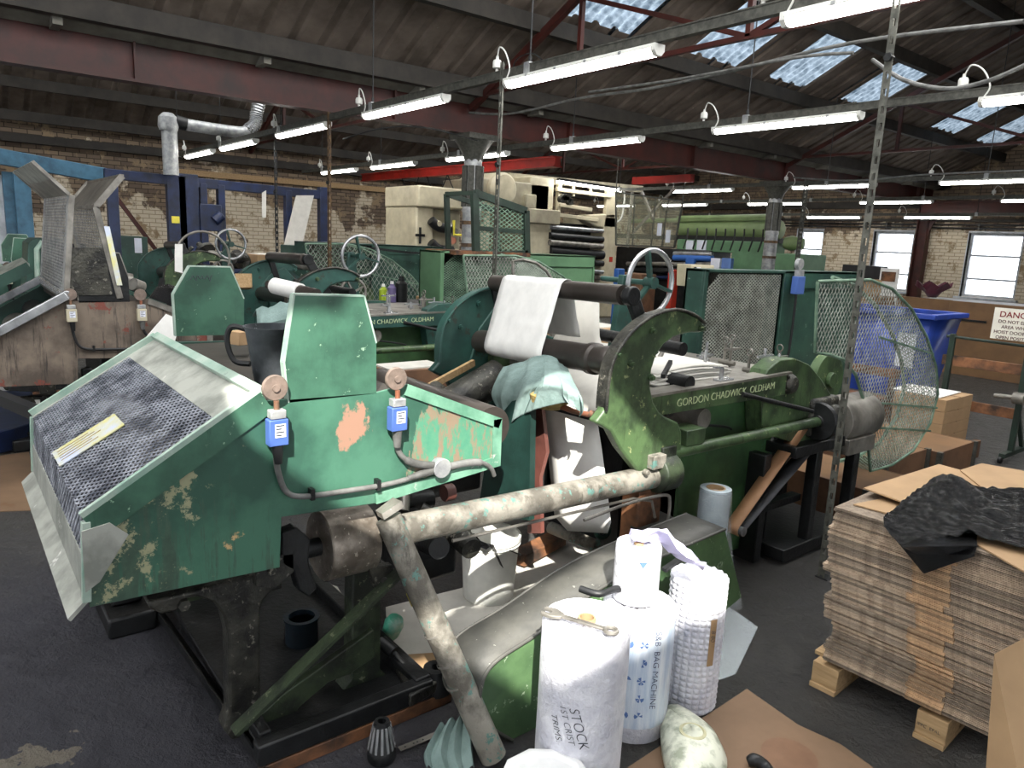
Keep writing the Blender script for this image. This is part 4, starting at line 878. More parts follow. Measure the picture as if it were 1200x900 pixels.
    b = MB(); b.grid([[B_+(n_*math.cos(t)+d*math.sin(t))*rb, B_+(n_*math.cos(t)+d*math.sin(t))*rb+w_] for t in (2.3, 2.8, 3.14)]+[[lo[0], lo[0]+w_]]); b.build('drive_belt', M['belt_grey'], R_, solid=.005)
    b = MB(); b.cyl(B_+Vector((.02, 0, 0)), B_+Vector((-.1, 0, 0)), rb-.004, n=18); b.cyl(B_+Vector((.02, 0, 0)), B_+Vector((-.4, 0, 0)), .01, n=10); b.build('pulley', M['bright'], R_)
    # ---- round expanded-metal guard
    dg = [(958, 330), (1020, 328), (1045, 338), (1068, 362), (1086, 395), (1097, 430), (1099, 462), (1090, 496), (1070, 528), (1045, 545), (1020, 552), (1012, 470), (1003, 440), (990, 422), (972, 416), (955, 413)]
    P3 = [q(*p, NX-.02) for p in dg]; P2 = [(p.y-O.y, p.z-O.z) for p in P3]
    b = MB(); b.tube(P3+[P3[0]], .009, 8, False); rg = b.build('round_guard', M['meshgreen'], R_)
    b = MB(); b.tube([p+Vector((-.22, 0, 0)) for p in P3[1:11]], .012, 8); b.bar(q(1005, 470, NX-.02), q(1098, 478, NX-.02), .01, .012); b.bar(q(1010, 500, NX-.02), q(1090, 505, NX-.02), .01, .012); b.bar(q(1030, 395, NX-.02), q(1094, 415, NX-.02), .01, .012); b.build('guard_hoop', M['meshgreen'], rg)
    b = MB(); lattice(b, P2, V(NX-.02, 0, 0), (0, 1, 0), (0, 0, 1), .028 if detail else .05, .0045, .002, 56); b.build('expanded_mesh', M['meshsteel'], rg)
    rows = [[p, p+Vector((-.22, 0, 0))] for p in P3[3:11]]
    b = MB()
    for k in range(len(rows)-1):
        A, B_ = rows[k][0], rows[k+1][0]; Lk = (B_-A).length
        lattice(b, [(0, 0), (.22, 0), (.22, Lk), (0, Lk)], A, (-1, 0, 0), B_-A, .026 if detail else .06, .004, .002, 45)
    b.build('rim_mesh', M['meshgreen'], rg)
    # ---- tail cabinet with mesh doors
    cx0, cx1, cy0, cy1, cz1 = (-3.16 if kind == 'near' else -3.4), -3.0, 3.96, 6.05, 1.53
    b = MB(); b.box(cx0+O.x, cx1-.02+O.x, cy0+O.y, cy0+.02+O.y, .1+O.z, cz1+O.z); b.box(cx0+O.x, cx1+O.x, cy1-.02+O.y, cy1+O.y, .1+O.z, cz1+O.z); b.box(cx0+O.x, cx0+.02+O.x, cy0+O.y, cy1+O.y, .1+O.z, cz1+O.z); b.box(cx0+O.x, cx1+O.x, cy0+O.y, cy1+O.y, cz1-.02+O.z, cz1+O.z)
    b.box(cx1-.02+O.x, cx1+O.x, 4.90+O.y, 5.12+O.y, .1+O.z, cz1+O.z); b.box(cx1-.02+O.x, cx1+O.x, 5.12+O.y, cy1+O.y, cz1-.13+O.z, cz1+O.z)
    b.box(cx1-.03+O.x, cx1-.02+O.x, 5.12+O.y, cy1+O.y, .1+O.z, cz1-.13+O.z); b.box(cx1-.02+O.x, cx1+O.x, cy0+O.y, cy0+.04+O.y, .1+O.z, cz1+O.z)
    cab = b.build('tail_cabinet', M['dgreen'] if kind != 'brown' else M['tgreen'], R_, bev=.003)
    b = MB(); lattice(b, [(0, .0), (0, .55), (.12, .66), (.86, .66), (.86, 0)], V(cx1-.008, cy0+.04, .84), (0, 1, 0), (0, 0, 1), .02 if detail else .04, .0052, .003, 32); b.build('mesh_door', M['meshsteel'] if kind == 'near' else M['meshgreen'], cab)
    b = MB()
    for k in range(5): b.cyl(V(cx0+.05, cy0+.1+.16*k, .9+k*.1), V(cx1-.04, cy0+.1+.16*k, .9+k*.1), .06, n=14)
    b.box(cx0+.022+O.x, cx0+.03+O.x, cy0+.03+O.y, cy0+.92+O.y, .3+O.z, 1.5+O.z); b.build('inner_works', M['iron'], cab)  # thin dark board stands in for the shaded depth behind the mesh
    if kind == 'near':
        b = MB(); c = q(932, 330, -2.98); b.box(c.x, c.x+.05, c.y-.05, c.y+.05, c.z-.09, c.z+.04); s_ = b.build('cabinet_switch', M['switchblue'], cab, bev=.003)
        b = MB(); b.box(c.x+.01, c.x+.04, c.y-.04, c.y+.04, c.z+.041, c.z+.09); b.spin(c+Vector((0, 0, .13)), (1, 0, 0), [(0, 0), (.04, 0), (.04, .03), (0, .03)], 20); b.build('switch_head', M['galv'], s_)
        b = MB(); b.tube(spl([c+Vector((.02, 0, -.09)), c+Vector((.02, .0, -.4)), c+Vector((.02, -.03, -.8))], 5), .01, 8); b.build('switch_cable', M['black'], cab)
    return R_
WP = worn_panel('weathered green side panel', (0, -1.9, 0))
M1 = machine((0, 0, 0), 'large worn green bag-making machine with blue limit switches in the foreground', 'near', (WP, M['lgreen'], M['mgreen'], M['mgreen'], M['mgreen']))
machine((-3.05, -.10, 0), 'second bag-making machine with brown stained side panel and raised silver mesh hoods', 'brown', (M['brownpanel'], M['steel'], M['teal'], M['teal'], M['mgreen']), True, 1)
machine((-6.10, -.20, 0), 'third bag-making machine, half hidden behind the brown one', 'far', (M['dgreen'], M['lgreen'], M['mgreen'], M['dgreen'], M['mgreen']), False, 0)

# ================================================================== paper, rags and things lying on the nearest machine
def sheet(name, mat, rows, lab, cat, solid=.002, group=None, nsub=6):
    """smooth sheet through rows of control points"""
    rr = [spl(r, nsub) for r in rows]; cols_ = list(zip(*rr)); cc = [spl(c, nsub) for c in cols_]
    b = MB(); b.grid([list(c) for c in cc]); return b.build(name, mat, label=lab, cat=cat, solid=solid, group=group)
# web over the top roller and down over the front one
prof = [(.10, -.24), (.05, -.06), (.044, .002), (.03, .033), (0, .046), (-.033, .032), (-.047, 0), (-.078, -.10), (-.112, -.22), (-.136, -.30), (-.125, -.345), (-.07, -.371), (-.02, -.36)]
rows = []
for v in spl([Vector((y, z_, 0)) for y, z_ in prof], 5):
    rows.append([Vector((x, 2.314-.114*(x+2.98)+v.x, 1.434+.024*(x+2.98)+v.y+(.03*(x+2.98) if v.y < -.15 else 0)+.0015*math.sin(x*40))) for x in [-2.98+.52*k/10 for k in range(11)]])
b = MB(); b.grid(rows); b.build('paper_web', M['paper'], label='wide white paper web hanging over the top roller of the green machine', cat='paper', solid=.0015)
b = MB(); rows = []
for y, z_, xa, xb in ((2.52, 1.40, -2.68, -2.52), (2.5, 1.22, -2.78, -2.48), (2.42, 1.05, -2.80, -2.30), (2.2, .98, -2.55, -2.16), (2.14, .93, -2.45, -2.11)):
    rows.append([Vector((xa+(xb-xa)*k/6, y, z_)) for k in range(7)])
b.grid(rows); b.build('paper_web', M['kraft'], label='paper web passing behind and under the dark web roller', cat='paper', solid=.0015)
b = MB(); rows = []
for px_l, px_r, yy, Y in (((636, 478), (700, 495), 0, 2.16), ((640, 510), (705, 525), 0, 2.17), ((645, 560), (711, 570), 0, 2.18), ((650, 605), (716, 612), 0, 2.2), ((665, 622), (712, 625), 0, 2.22)):
    A = at(*px_l, Y=Y); B_ = at(*px_r, Y=Y+.02); rows.append([A.lerp(B_, k/5) for k in range(6)])
b.grid(rows); b.build('paper_web', M['paper'], label='sunlit white paper web dropping behind the long pipe', cat='paper', solid=.0015)
# shadow-coloured green casing behind the rag and brown rubber plate next to it
b = MB(); b.prism([at(*p, Y=1.95) for p in [(560, 600), (575, 500), (600, 470), (622, 465), (620, 610)]], (0, .03, 0)); b.build('inner_casing', M['dteal'], M1)
b = MB(); b.prism([at(*p, Y=2.05) for p in [(620, 468), (634, 472), (640, 530), (632, 560), (634, 625), (618, 625)]], (0, .02, 0)); b.build('rubber_plate', M['brownred'], M1)
# rag draped over the sponge
R0_ = [[(592, 430), (625, 418), (655, 420), (668, 432)],
       [(584, 445), (612, 440), (640, 435), (664, 445), (676, 462)],
       ]
rows = []
src = [[(590, 430, 2.1), (612, 424, 2.1), (635, 416, 2.12), (652, 420, 2.12), (666, 436, 2.1)],
       [(583, 442, 2.02), (608, 438, 2.0), (634, 434, 2.0), (654, 438, 2.0), (674, 452, 2.02)],
       [(576, 462, 1.99), (600, 460, 1.96), (630, 450, 1.94), (658, 452, 1.95), (682, 468, 1.99)],
       [(584, 482, 2.0), (598, 478, 1.965), (622, 462, 1.94), (658, 462, 1.95), (684, 482, 2.0)],
       [(582, 498, 2.01), (596, 500, 1.97), (612, 486, 1.94), (664, 472, 1.955), (680, 488, 2.01)]]
for r in src:
    sp_ = spl([at(a, c, Y=y) for a, c, y in r], 9)
    rows.append([p+Vector((0, .009*math.sin(i*.8)+.004*math.sin(i*2.9), 0)) for i, p in enumerate(sp_)])
cc = [spl(c, 7) for c in zip(*rows)]
b = MB(); b.grid(cc); b.build('rag', M['rag'], label='grey green rag draped over the yellow sponge on the green machine', cat='cloth', solid=.003)
b = MB(); c = at(645, 462, Y=2.02); b.spin(c+Vector((0, 0, -.06)), (0, 0, 1), [(.0, 0), (.05, .0), (.085, .03), (.09, .06), (.06, .09), (0, .1)], 20); b.build('sponge', M['foam'], label='yellow sponge showing under the draped rag', cat='sponge')
b = MB(); b.tube([at(646, 470, Y=2.03), at(655, 475, Y=2.03), at(672, 482, Y=2.04), at(700, 488, Y=2.06)], [.012, .014, .011, .012], 12); b.cyl(at(692, 485, Y=2.05), at(706, 489, Y=2.06), .016, n=14); o = b.build('copper_pipe', M['copper'], label='short copper pipe running from the sponge to the crescent frame', cat='pipe')
# stacks of paper bags on the beds
def bagstack(x0, x1, y0, y1, z_, lab, n=7):
    r = thing('bag_stack', ((x0+x1)/2, (y0+y1)/2, z_), lab, 'paper', 'stacks of white bags on the machine beds')
    rnd = random.Random(len(lab))
    for i in range(n):
        dx, dy = rnd.uniform(-.02, .02), rnd.uniform(-.03, .03); b = MB(); rr = []
        for k in range(9):
            t = k/8; rr.append([Vector((x0+dx, y0+dy+(y1-y0)*t, z_+.009*i+.03*math.sin(PI*t)*(i/n))), Vector(((x0+x1)/2, y0+dy+(y1-y0)*t, z_+.009*i+.03*math.sin(PI*t)*(i/n)+.01)), Vector((x1+dx, y0+dy+(y1-y0)*t, z_+.009*i+.025*math.sin(PI*t)*(i/n)))])
        b.grid(rr); b.build('bag_layer', M['kraft'], r, solid=.007)
    return r
bagstack(-2.9, -2.12, 2.52, 3.05, 1.035, 'stack of off-white bags on the bed seen through the green crescent frame')
bagstack(-6.0, -5.2, 2.35, 3.2, .94, 'flat white printed bags lying on the bed of the second machine')
bagstack(-9.0, -8.2, 2.2, 3.0, .94, 'white bags on the bed of the third machine')
b = MB()
for i in range(4): b.box(-5.6+.05*i, -5.35+.03*i, 2.75+.07*i, 2.76+.07*i, 1.032, 1.033)
b.build('printed_sheet', M['darklabel'], label='dark print lines on the white bags of the second machine', cat='print')
# jug on the deck behind the shield, box beside it, folded grey duct cloth
r = thing('tin_jug', at(322, 447, X=-2.2), 'ink stained dark jug with loop handle standing behind the green shield plate', 'jug')
c = at(322, 447, X=-2.2); H = (at(322, 382, X=-2.2).z-c.z)
b = MB(); b.spin(c, (0, 0, 1), [(0, 0), (.058, 0), (.062, .01), (.085, H-.01), (.09, H), (.085, H), (.06, .02), (0, .015)], 32); b.build('jug_body', M['jug'], r)
b = MB(); s_ = -CR; s_ = Vector((s_.x, s_.y, 0)).normalized(); b.tube(spl([c+s_*.085+Vector((0, 0, H*.92)), c+s_*.13+Vector((0, 0, H*.95)), c+s_*.145+Vector((0, 0, H*.7)), c+s_*.125+Vector((0, 0, H*.35)), c+s_*.075+Vector((0, 0, H*.3))], 6), .009, 8); b.build('handle', M['black'], r)
b = MB(); c = at(284, 400, X=-2.75); b.obox(c+Vector((0, 0, .015)), (.03, .01, 0), (-.012, .035, 0), (0, 0, .025)); b.build('cardboard_box', M['card'], label='tiny cardboard box on the deck beside the dark jug', cat='box', bev=.002)
b = MB(); A, B_ = at(296, 385, X=-3.6), at(352, 372, X=-3.4); rows = []
for k in range(9):
    p = A.lerp(B_, k/8); rows.append([p+Vector((0, .02*math.sin(k), .06)), p+Vector((.06, 0, .10+.01*math.sin(k*2))), p+Vector((.13, -.02, .03)), p+Vector((.14, 0, -.06))])
b.grid(rows); b.build('grey_cloth', M['rag'], label='folded grey cloth lying behind the jug', cat='cloth', solid=.004)
b = MB(); A, B_ = at(322, 335, X=-4.85), at(352, 342, X=-4.6); b.cyl(A, B_, .055, n=24); o = b.build('paper_roll', M['paper'], label='short white paper roll on a dark spindle above the grey cloth', cat='roll')
b = MB(); b.cyl(A+(A-B_)*.25, A, .03, n=12); b.cyl(B_, B_+(B_-A)*.6, .045, n=16); b.build('spindle', M['roller'], o)
b = MB(); b.obox(at(284, 330, X=-5.4), (.03, .0, .01), (0, .06, 0), (0, 0, .05)); b.build('wood_block', M['wood'], label='square wooden block left of the short white roll', cat='block')
# the yellowed plastic strip lying on the front guard
e1 = Vector((0, .235-.675, .93-1.205)).normalized(); nn = Vector((0, -e1.z, e1.y)); nn = nn if nn.z > 0 else -nn
def ong(x, y):
    # point of the guard plane under a pixel
    d = CF*FPX+CR*(x-600)+CU*(450-y); P0 = Vector((0, .675, 1.205)); s = (P0-CAM).dot(nn)/d.dot(nn); return CAM+d*s+nn*.006
cs = [ong(*p) for p in [(63, 533), (136, 487), (148, 500), (72, 549)]]
b = MB(); b.prism(cs, nn*.003); o = b.build('plastic_strip', M['yellowplate'], label='yellowed clear plastic strip lying on the perforated front guard', cat='strip')
b = MB()
for k in range(5):
    A, B_ = cs[0].lerp(cs[3], .18+.15*k), cs[1].lerp(cs[2], .2+.14*k); b.bar(A.lerp(B_, .06)+nn*.004, A.lerp(B_, .55+.08*(k % 3))+nn*.004, .004, .001, nn)
b.build('marking', M['foam'], o)
# marker writing on the green shield of the far side
b = MB(); b.tube([at(222+i*1.15, 325+2.2*math.sin(i*1.3)+(3 if i % 7 == 0 else 0), X=FX+.014) for i in range(24)], .0018, 5); b.build('marker_writing', M['darklabel'], label='black marker scrawl on the farther green shield plate', cat='writing')

# ================================================================== floor things round the nearest machine
# white paper spread on the floor
def floorsheet(name, mat, pts, lab, cat, th=.003, z_=.002, sub=None):
    b = MB(); P = [at(*p, Z=z_) for p in pts]; b.prism([Vector((p.x, p.y, z_)) for p in P], (0, 0, th)); return b.build(name, mat, label=lab, cat=cat)
floorsheet('floor_paper', M['kraft'], [(455, 760), (452, 712), (540, 690), (655, 640), (700, 612), (735, 640), (690, 668), (600, 740), (500, 775)], 'large white paper sheet spread on the floor under the bucket', 'paper')
floorsheet('floor_paper', M['kraft'], [(318, 690), (345, 672), (395, 690), (415, 720), (380, 735)], 'crumpled white paper on the floor behind the ink tin', 'paper', .012)
floorsheet('floor_card', M['cardfloor'], [(0, 535), (34, 530), (46, 598), (0, 600)], 'brown cardboard piece on the floor at the left edge', 'cardboard', .006)
floorsheet('floor_card', M['card'], [(440, 800), (445, 770), (520, 765), (560, 790), (540, 815), (470, 825)], 'torn brown cardboard under the leaning tube', 'cardboard', .004)
floorsheet('floor_card', M['card'], [(240, 752), (300, 712), (328, 715), (322, 735), (300, 745)], 'scrap of tan cardboard behind the cast leg', 'cardboard', .01)
b = MB(); P = [at(*p, Z=.004) for p in [(728, 905), (875, 808), (935, 850), (985, 873), (1030, 905), (1060, 960), (700, 960)]]; b.prism([Vector((p.x, p.y, .002)) for p in P], (0, 0, .005)); o = b.build('floor_cardboard', M['cardfloor'], label='large brown cardboard sheet on the floor in front of the film rolls', cat='cardboard')
b = MB(); c = at(925, 885, Z=.009)
b.spin((c.x, c.y, .0072), (0, 0, 1), [(0, 0), (.09, 0)], 28); b.build('damp_stain', M['damp'], o)
# white bucket
def bucket(c, R, r, H, lab, handle=True):
    c = Vector(c); t = thing('bucket', c, lab, 'bucket')
    b = MB(); b.spin(c, (0, 0, 1), [(0, 0), (r*.97, 0), (r, .008), (R, H-.02), (R+.008, H-.02), (R+.008, H), (R-.004, H), (r-.006, .012), (0, .012)], 40); b.build('bucket_body', M['bucket'], t)
    b = MB(); b.torus(c+Vector((0, 0, H-.035)), (0, 0, 1), R+.003, .004, 40, 8); b.build('rim_ring', M['bucket'], t)
    b = MB(); pts = [c+Vector((math.cos(a_)*(R+.01), math.sin(a_)*(R+.01), H-.03-.10*math.sin(a_/1.0) if False else H-.03-.09*math.sin(a_))) for a_ in [PI*k/12 for k in range(13)]]; b.tube(pts, .003, 6); b.build('wire_handle', M['dark'], t)
    b = MB(); b.spin(c+Vector((0, 0, H*.55)), (0, 0, 1), [(0, 0), (R*.93, 0)], 32); b.build('contents', M['dark'], t)
    return t
bc = at(570, 712, Z=0); bucket((bc.x-.09, bc.y+.075, .004), .136, .118, .31, 'white ink-spattered bucket standing under the long pipe')
b = MB(); c = Vector((bc.x-.07, bc.y+.06, .312)); rows = [[c+Vector((-.02+.05*i, -.12+.02*j+.0, .012-.035*max(0, j-2)+.01*math.sin(i*2+j))) for j in range(6)] for i in range(4)]; b.grid(rows); b.build('black_scrap', M['blackfilm'], label='scrap of black plastic hanging over the rim of the spattered bucket', cat='plastic', solid=.002)
# ink tin behind the brace
c = at(354, 774, Z=0); t = thing('ink_tin', c, 'dark blue-black ink tin without lid between the machine legs', 'tin'); R, H = .062, .19
b = MB(); b.spin(c, (0, 0, 1), [(0, 0), (R, 0), (R, H-.01), (R+.006, H-.008), (R+.006, H), (R-.012, H), (R-.012, H-.02), (R-.003, H-.03), (R-.003, .03), (0, .03)], 32); b.build('tin_body', M['inktin'], t)
b = MB(); b.spin(c+Vector((0, 0, .11)), (0, 0, 1), [(0, 0), (R-.004, 0)], 24); b.build('ink', M['dark'], t)
b = MB(); b.spin(c, (0, 0, 1), [(R+.001, .02), (R+.001, .11)], 10, .2, 1.1); b.build('paper_label', M['label'], t)
# leaning spattered tube
A = at(578, 893, Z=.0); B_ = at(455, 607, X=-1.90)
b = MB(); d = (B_-A); b.cyl(A+Vector((0, 0, .02)), B_, .043, .041, n=32); o = b.build('leaning_tube', M['pipe'], label='long spattered grey tube leaning against the machine', cat='tube')
b = MB(); u = (B_-A).normalized(); p = A+(B_-A)*.665; b.spin(p, u, [(.0415, 0), (.0428, .0), (.0428, .045), (.0415, .045)], 32, -1.3, 1.9); b.build('tape_patch', M['yellow'], o)
b = MB()
for t_ in (.33, .42, .54): b.spin(A+(B_-A)*t_, u, [(.042, 0), (.0434, .0), (.0434, .006), (.042, .006)], 32)
b.build('stain_ring', M['steel'], o)
b = MB(); b.prism([B_+u*.0+Vector(v)*1.0 for v in ((-.03, -.02, 0), (.03, -.03, .01), (.045, .03, .045), (-.01, .03, .04))], u*.02); b.build('torn_end', M['steel'], o)
# small fluted nozzle, steel strip, rag
c = at(447, 889, Z=0); t = thing('fluted_nozzle', c, 'small dark fluted metal cone standing on the floor', 'tool')
b = MB(); b.spin(c, (0, 0, 1), [(0, 0), (.042, 0), (.046, .01), (.046, .04), (.043, .045), (.026, .13), (.024, .137), (.014, .137), (.014, .1)], 28); b.build('cone_body', M['dark'], t)
b = MB()
for k in range(14): w = 2*PI*k/14; b.bar(c+Vector((math.cos(w)*.043, math.sin(w)*.043, .045)), c+Vector((math.cos(w)*.027, math.sin(w)*.027, .125)), .008, .005, (math.cos(w), math.sin(w), 0))
b.build('flute', M['bright'], t, kind='stuff')
b = MB(); b.bar(at(468, 878, Z=.01), at(522, 856, Z=.012), .022, .004); o = b.build('steel_strip', M['steel'], label='flat steel strip with holes on the floor beside the rag', cat='strip', bev=.001)
b = MB()
for k in (.12, .3, .38, .5): p = at(468, 878, Z=.0125).lerp(at(522, 856, Z=.0145), k); b.cyl(p, p+Vector((0, 0, .001)), .003, n=10)
b.build('hole', M['black'], o)
rows = []
for i, r in enumerate([[(515, 850), (535, 842), (548, 846)], [(506, 866), (528, 858), (552, 862)], [(497, 884), (524, 884), (554, 884)], [(500, 900), (530, 905), (556, 900)]]):
    sp_ = spl([at(a, c_, Z=(.09, .075, .04, .01)[i]) for a, c_ in r], 8); rows.append([p+Vector((0, 0, .012*math.sin(k*1.4))) for k, p in enumerate(sp_)])
b = MB(); b.grid([spl(c_, 5) for c_ in zip(*rows)]); b.build('floor_rag', M['rag'], label='crumpled grey green rag on the floor against the leaning tube', cat='cloth', solid=.003)
# jack-like handle and cast block by the second leg
b = MB(); b.cyl(at(446, 752, Z=.17), at(462, 765, Z=.15), .024, n=18); b.cyl(at(462, 765, Z=.15), at(492, 800, Z=.08), .009, n=12); o = b.build('jack_lever', M['black'], label='black-gripped lever beside the second machine leg', cat='lever')
b = MB(); P = [at(*p, Z=.06) for p in [(455, 775), (470, 770), (482, 800), (506, 795), (512, 812), (480, 830)]]; b.prism(P, (0, 0, .045)); b.build('lever_block', M['iron'], o, bev=.006)
b = MB(); c = at(460, 735, Z=.12); b.spin(c, Vector((.3, .2, 1)), [(0, -.06), (.02, -.06), (.035, -.03), (.04, .02), (.03, .045), (0, .05)], 18); b.build('green_ball', mk('teal stained plastic', '4fae90', 'b0c4b8', .4, 0, 12), label='teal-stained plastic bottle end beside the cast leg', cat='bottle')
# curved dusty machine guard lying on its edge
gp = [at(*p, X=-1.66) for p in [(600, 868), (564, 843), (563, 812), (578, 778), (631, 742), (703, 690), (770, 655), (850, 620), (870, 700), (760, 850)]]
for p in gp: p.z = max(p.z, .004)
t = thing('curved_guard', (-1.8, 1.6, 0), 'large curved dusty grey guard with green side lying behind the film rolls', 'guard')
b = MB(); b.prism([(p.x-.004, p.y, p.z) for p in gp], (-.008, 0, 0)); b.build('side_sheet', M['slabgreen'], t)
rim = spl([gp[i] for i in (0, 1, 2, 3, 4, 5, 6, 7)], 6)
b = MB(); b.grid([[p, p+Vector((-.1, 0, .0)), p+Vector((-.2, .0, .0))] for p in rim]); b.build('top_band', M['slabgrey'], t, solid=.006)
b = MB(); b.tube(rim, .006, 8); b.tube([p+Vector((-.2, .0, .0)) for p in rim], .006, 8); b.build('rolled_edge', M['slabgrey'], t)
# green horizontal pipe with clamp on the floor behind the bucket
b = MB(); b.cyl(at(645, 618, Z=.17), at(700, 640, Z=.17), .032, n=24); o = b.build('floor_pipe', M['pipe'], label='verdigris pipe end lying behind the white bucket', cat='pipe')
b = MB(); b.torus(at(706, 622, Z=.2), (1, -.4, 0), .035, .014, 24, 8); b.build('pipe_clamp', M['dgreen'], o)
b = MB(); b.bar(at(606, 655, Z=.05), at(655, 630, Z=.05), .1, .06); b.build('timber_offcut', M['orwood'], label='oily orange timber offcut behind the white bucket', cat='timber', bev=.004)
b = MB(); b.prism([at(*p, Z=.45) for p in [(738, 620), (762, 598), (792, 612), (794, 640), (765, 650)]], (0, 0, .02)); b.build('grey_plate', M['slabgrey'], label='small grey folded plate behind the white roll', cat='plate', bev=.003)

# ------------------------------------------------------------------ film rolls
def scribble(s, mat, c, R, H, a0, z0, size, parent, up=True, name='handwriting', tilt=0):
    """lettering wrapped round an upright roll, reading downwards"""
    cu = bpy.data.curves.new('t', 'FONT'); cu.body = s; cu.size = size; cu.extrude = .0003; cu.offset = -.018*size; cu.shear = .2
    o = bpy.data.objects.new('t', cu); C.objects.link(o); bpy.context.view_layer.update()
    me = bpy.data.meshes.new_from_object(o.evaluated_get(bpy.context.evaluated_depsgraph_get())); bpy.data.objects.remove(o)
    mb = MB(); vs = []
    for v in me.vertices:
        x, y, e = v.co; x, y = x*math.cos(tilt)-y*math.sin(tilt), x*math.sin(tilt)+y*math.cos(tilt)
        if up: hx, hz = y, -x          # reads down the roll
        else: hx, hz = x, y
        w = a0+hx/R; vs.append((c.x+math.cos(w)*(R+.0012+e), c.y+math.sin(w)*(R+.0012+e), z0+hz))
    mb.add(vs, [list(p.vertices) for p in me.polygons]); bpy.data.meshes.remove(me)
    return build(mb, name, mat, parent)
def roll(c, R, H, lab, mat, name='film_roll', core=True, crumple=.006, top=None):
    t = thing(name, c, lab, 'roll', 'upright wrapped film rolls'); n = 56
    b = MB(); rows = []
    prof = [(0.0, R*.96), (.004, R), (H*.25, R*1.005), (H*.5, R), (H*.75, R*1.004), (H-.012, R), (H-.002, R*.95)]
    for z_, r in prof: rows.append([c+Vector((math.cos(2*PI*k/n)*(r+crumple*.25*noise.noise(Vector((math.cos(2*PI*k/n)*3, math.sin(2*PI*k/n)*3, z_*9+c.x)))), math.sin(2*PI*k/n)*r, z_)) for k in range(n+1)])
    b.grid(rows); b.build('wrapped_body', mat, t)
    b = MB(); rows = []
    for f_ in (.96, .8, .6, .4, .22):
        rows.append([c+Vector((math.cos(2*PI*k/n)*R*f_, math.sin(2*PI*k/n)*R*f_, H-.002-(.96-f_)*.008+crumple*1.1*(math.sin(k*2.1+f_*3)+math.sin(k*5.3))*f_*(1-f_)*2)) for k in range(n+1)])
    b.grid(rows); b.build('gathered_top', top or mat, t)
    if core:
        b = MB(); b.spin(c, (0, 0, 1), [(R*.22, H-.01), (R*.2, H+.003), (R*.16, H+.003), (R*.15, H-.08), (0, H-.08)], 24); b.build('core', M['card'], t)
    return t
c1 = Vector((-1.405, 1.445, 0)); r1 = roll(c1, .133, .555, 'large white wrapped roll with black handwriting and a spanner on top', M['film'])
camdir = math.atan2(-c1.y, -c1.x)
scribble('STOCK', M['darklabel'], c1, .134, .6, camdir-.25, .34, .042, r1, tilt=.3); scribble('1ST CRIST', M['darklabel'], c1, .134, .6, camdir-.47, .34, .028, r1, tilt=.3); scribble('TRIMS.', M['darklabel'], c1, .134, .6, camdir-.68, .30, .03, r1, tilt=.3)
c2 = Vector((-1.505, 1.80, 0)); r2 = roll(c2, .124, .465, 'white wrapped roll with blue printed sleeve carrying the small roll', M['film'])
cd2 = math.atan2(-c2.y, -c2.x)
b = MB(); b.spin(c2, (0, 0, 1), [(.1258, .06), (.1258, .42)], 30, 0, 2*PI); b.build('printed_sleeve', M['frosty'], r2)
b = MB()
rnd = random.Random(5)
for i in range(5):
    for j in range(3):
        w = cd2-.55+.38*j; z_ = .11+.065*i
        for k in range(6):
            a_ = rnd.random()*6.28; L = .014; hx, hz = math.cos(a_)*L, math.sin(a_)*L
            if j == 1 and i % 2: continue
            def pt(u, v): ww = w+u/.1258; return c2+Vector((math.cos(ww)*.1264, math.sin(ww)*.1264, z_+v))
            p0, p1, p2 = pt(0, 0), pt(hx-hz*.35, hz+hx*.35), pt(hx+hz*.35, hz-hx*.35); b.add([p0, p1, p2], [(0, 1, 2)])
b.build('blue_flower_print', M['inkblue'], r2)
scribble('S&B  BAG MACHINE', M['ink'], c2, .1262, .6, cd2+.50, .42, .032, r2)
c3 = Vector((-1.47, 2.075, 0)); r3 = thing('film_roll', c3, 'roll of quilted bubble wrap behind the printed roll', 'roll', 'upright wrapped film rolls')
b = MB(); n, mrow = 192, 184; rows = []
for j in range(mrow+1):
    z_ = .50*j/mrow; rows.append([c3+Vector((math.cos(2*PI*k/n), math.sin(2*PI*k/n), 0))*(.098+.006*abs(math.sin(PI*k/n*24))*abs(math.sin(PI*j/mrow*23)))+Vector((0, 0, z_)) for k in range(n+1)])
b.grid(rows); b.build('bubble_layer', M['film'], r3)
b = MB(); rows = [[c3+Vector((math.cos(2*PI*k/56)*.102*f_, math.sin(2*PI*k/56)*.102*f_, .50+.004*math.sin(k*2.2)*f_)) for k in range(57)] for f_ in (1, .75, .5, .2)]; b.grid(rows); b.build('gathered_top', M['film'], r3)
b = MB(); b.spin(c3+Vector((0, 0, .50)), (0, 0, 1), [(.03, 0), (.03, .008), (.02, .008), (.018, -.03)], 20); b.build('core', M['cablewhite'], r3)
cd3 = math.atan2(-c3.y, -c3.x)
b = MB(); b.spin(c3, (0, 0, 1), [(.1375, .16), (.1375, .34)], 5, cd3+.62-PI/2+0, cd3+.80-PI/2); 
b2 = MB(); rows = []
for z_ in (.20, .38): rows.append([c3+Vector((math.cos(cd3+.55+.05*k)*.1042, math.sin(cd3+.55+.05*k)*.1042, z_)) for k in range(6)])
b2.grid(rows); b2.build('brown_label', M['card'], r3)
scribble('8 80', M['darklabel'], c3, .1046, .5, cd3+.60, .34, .025, r3, name='label_print')
c4 = Vector((-1.53, 1.80, .468)); t = roll(c4, .078, .20, 'small white roll standing on top of the printed roll', M['film'], 'small_roll', True, .003)
b = MB(); w0 = math.atan2(-c4.y, -c4.x)+.25; b.spin(c4, (0, 0, 1), [(.0892, .18), (.0892, .2)], 4, 0, .01)
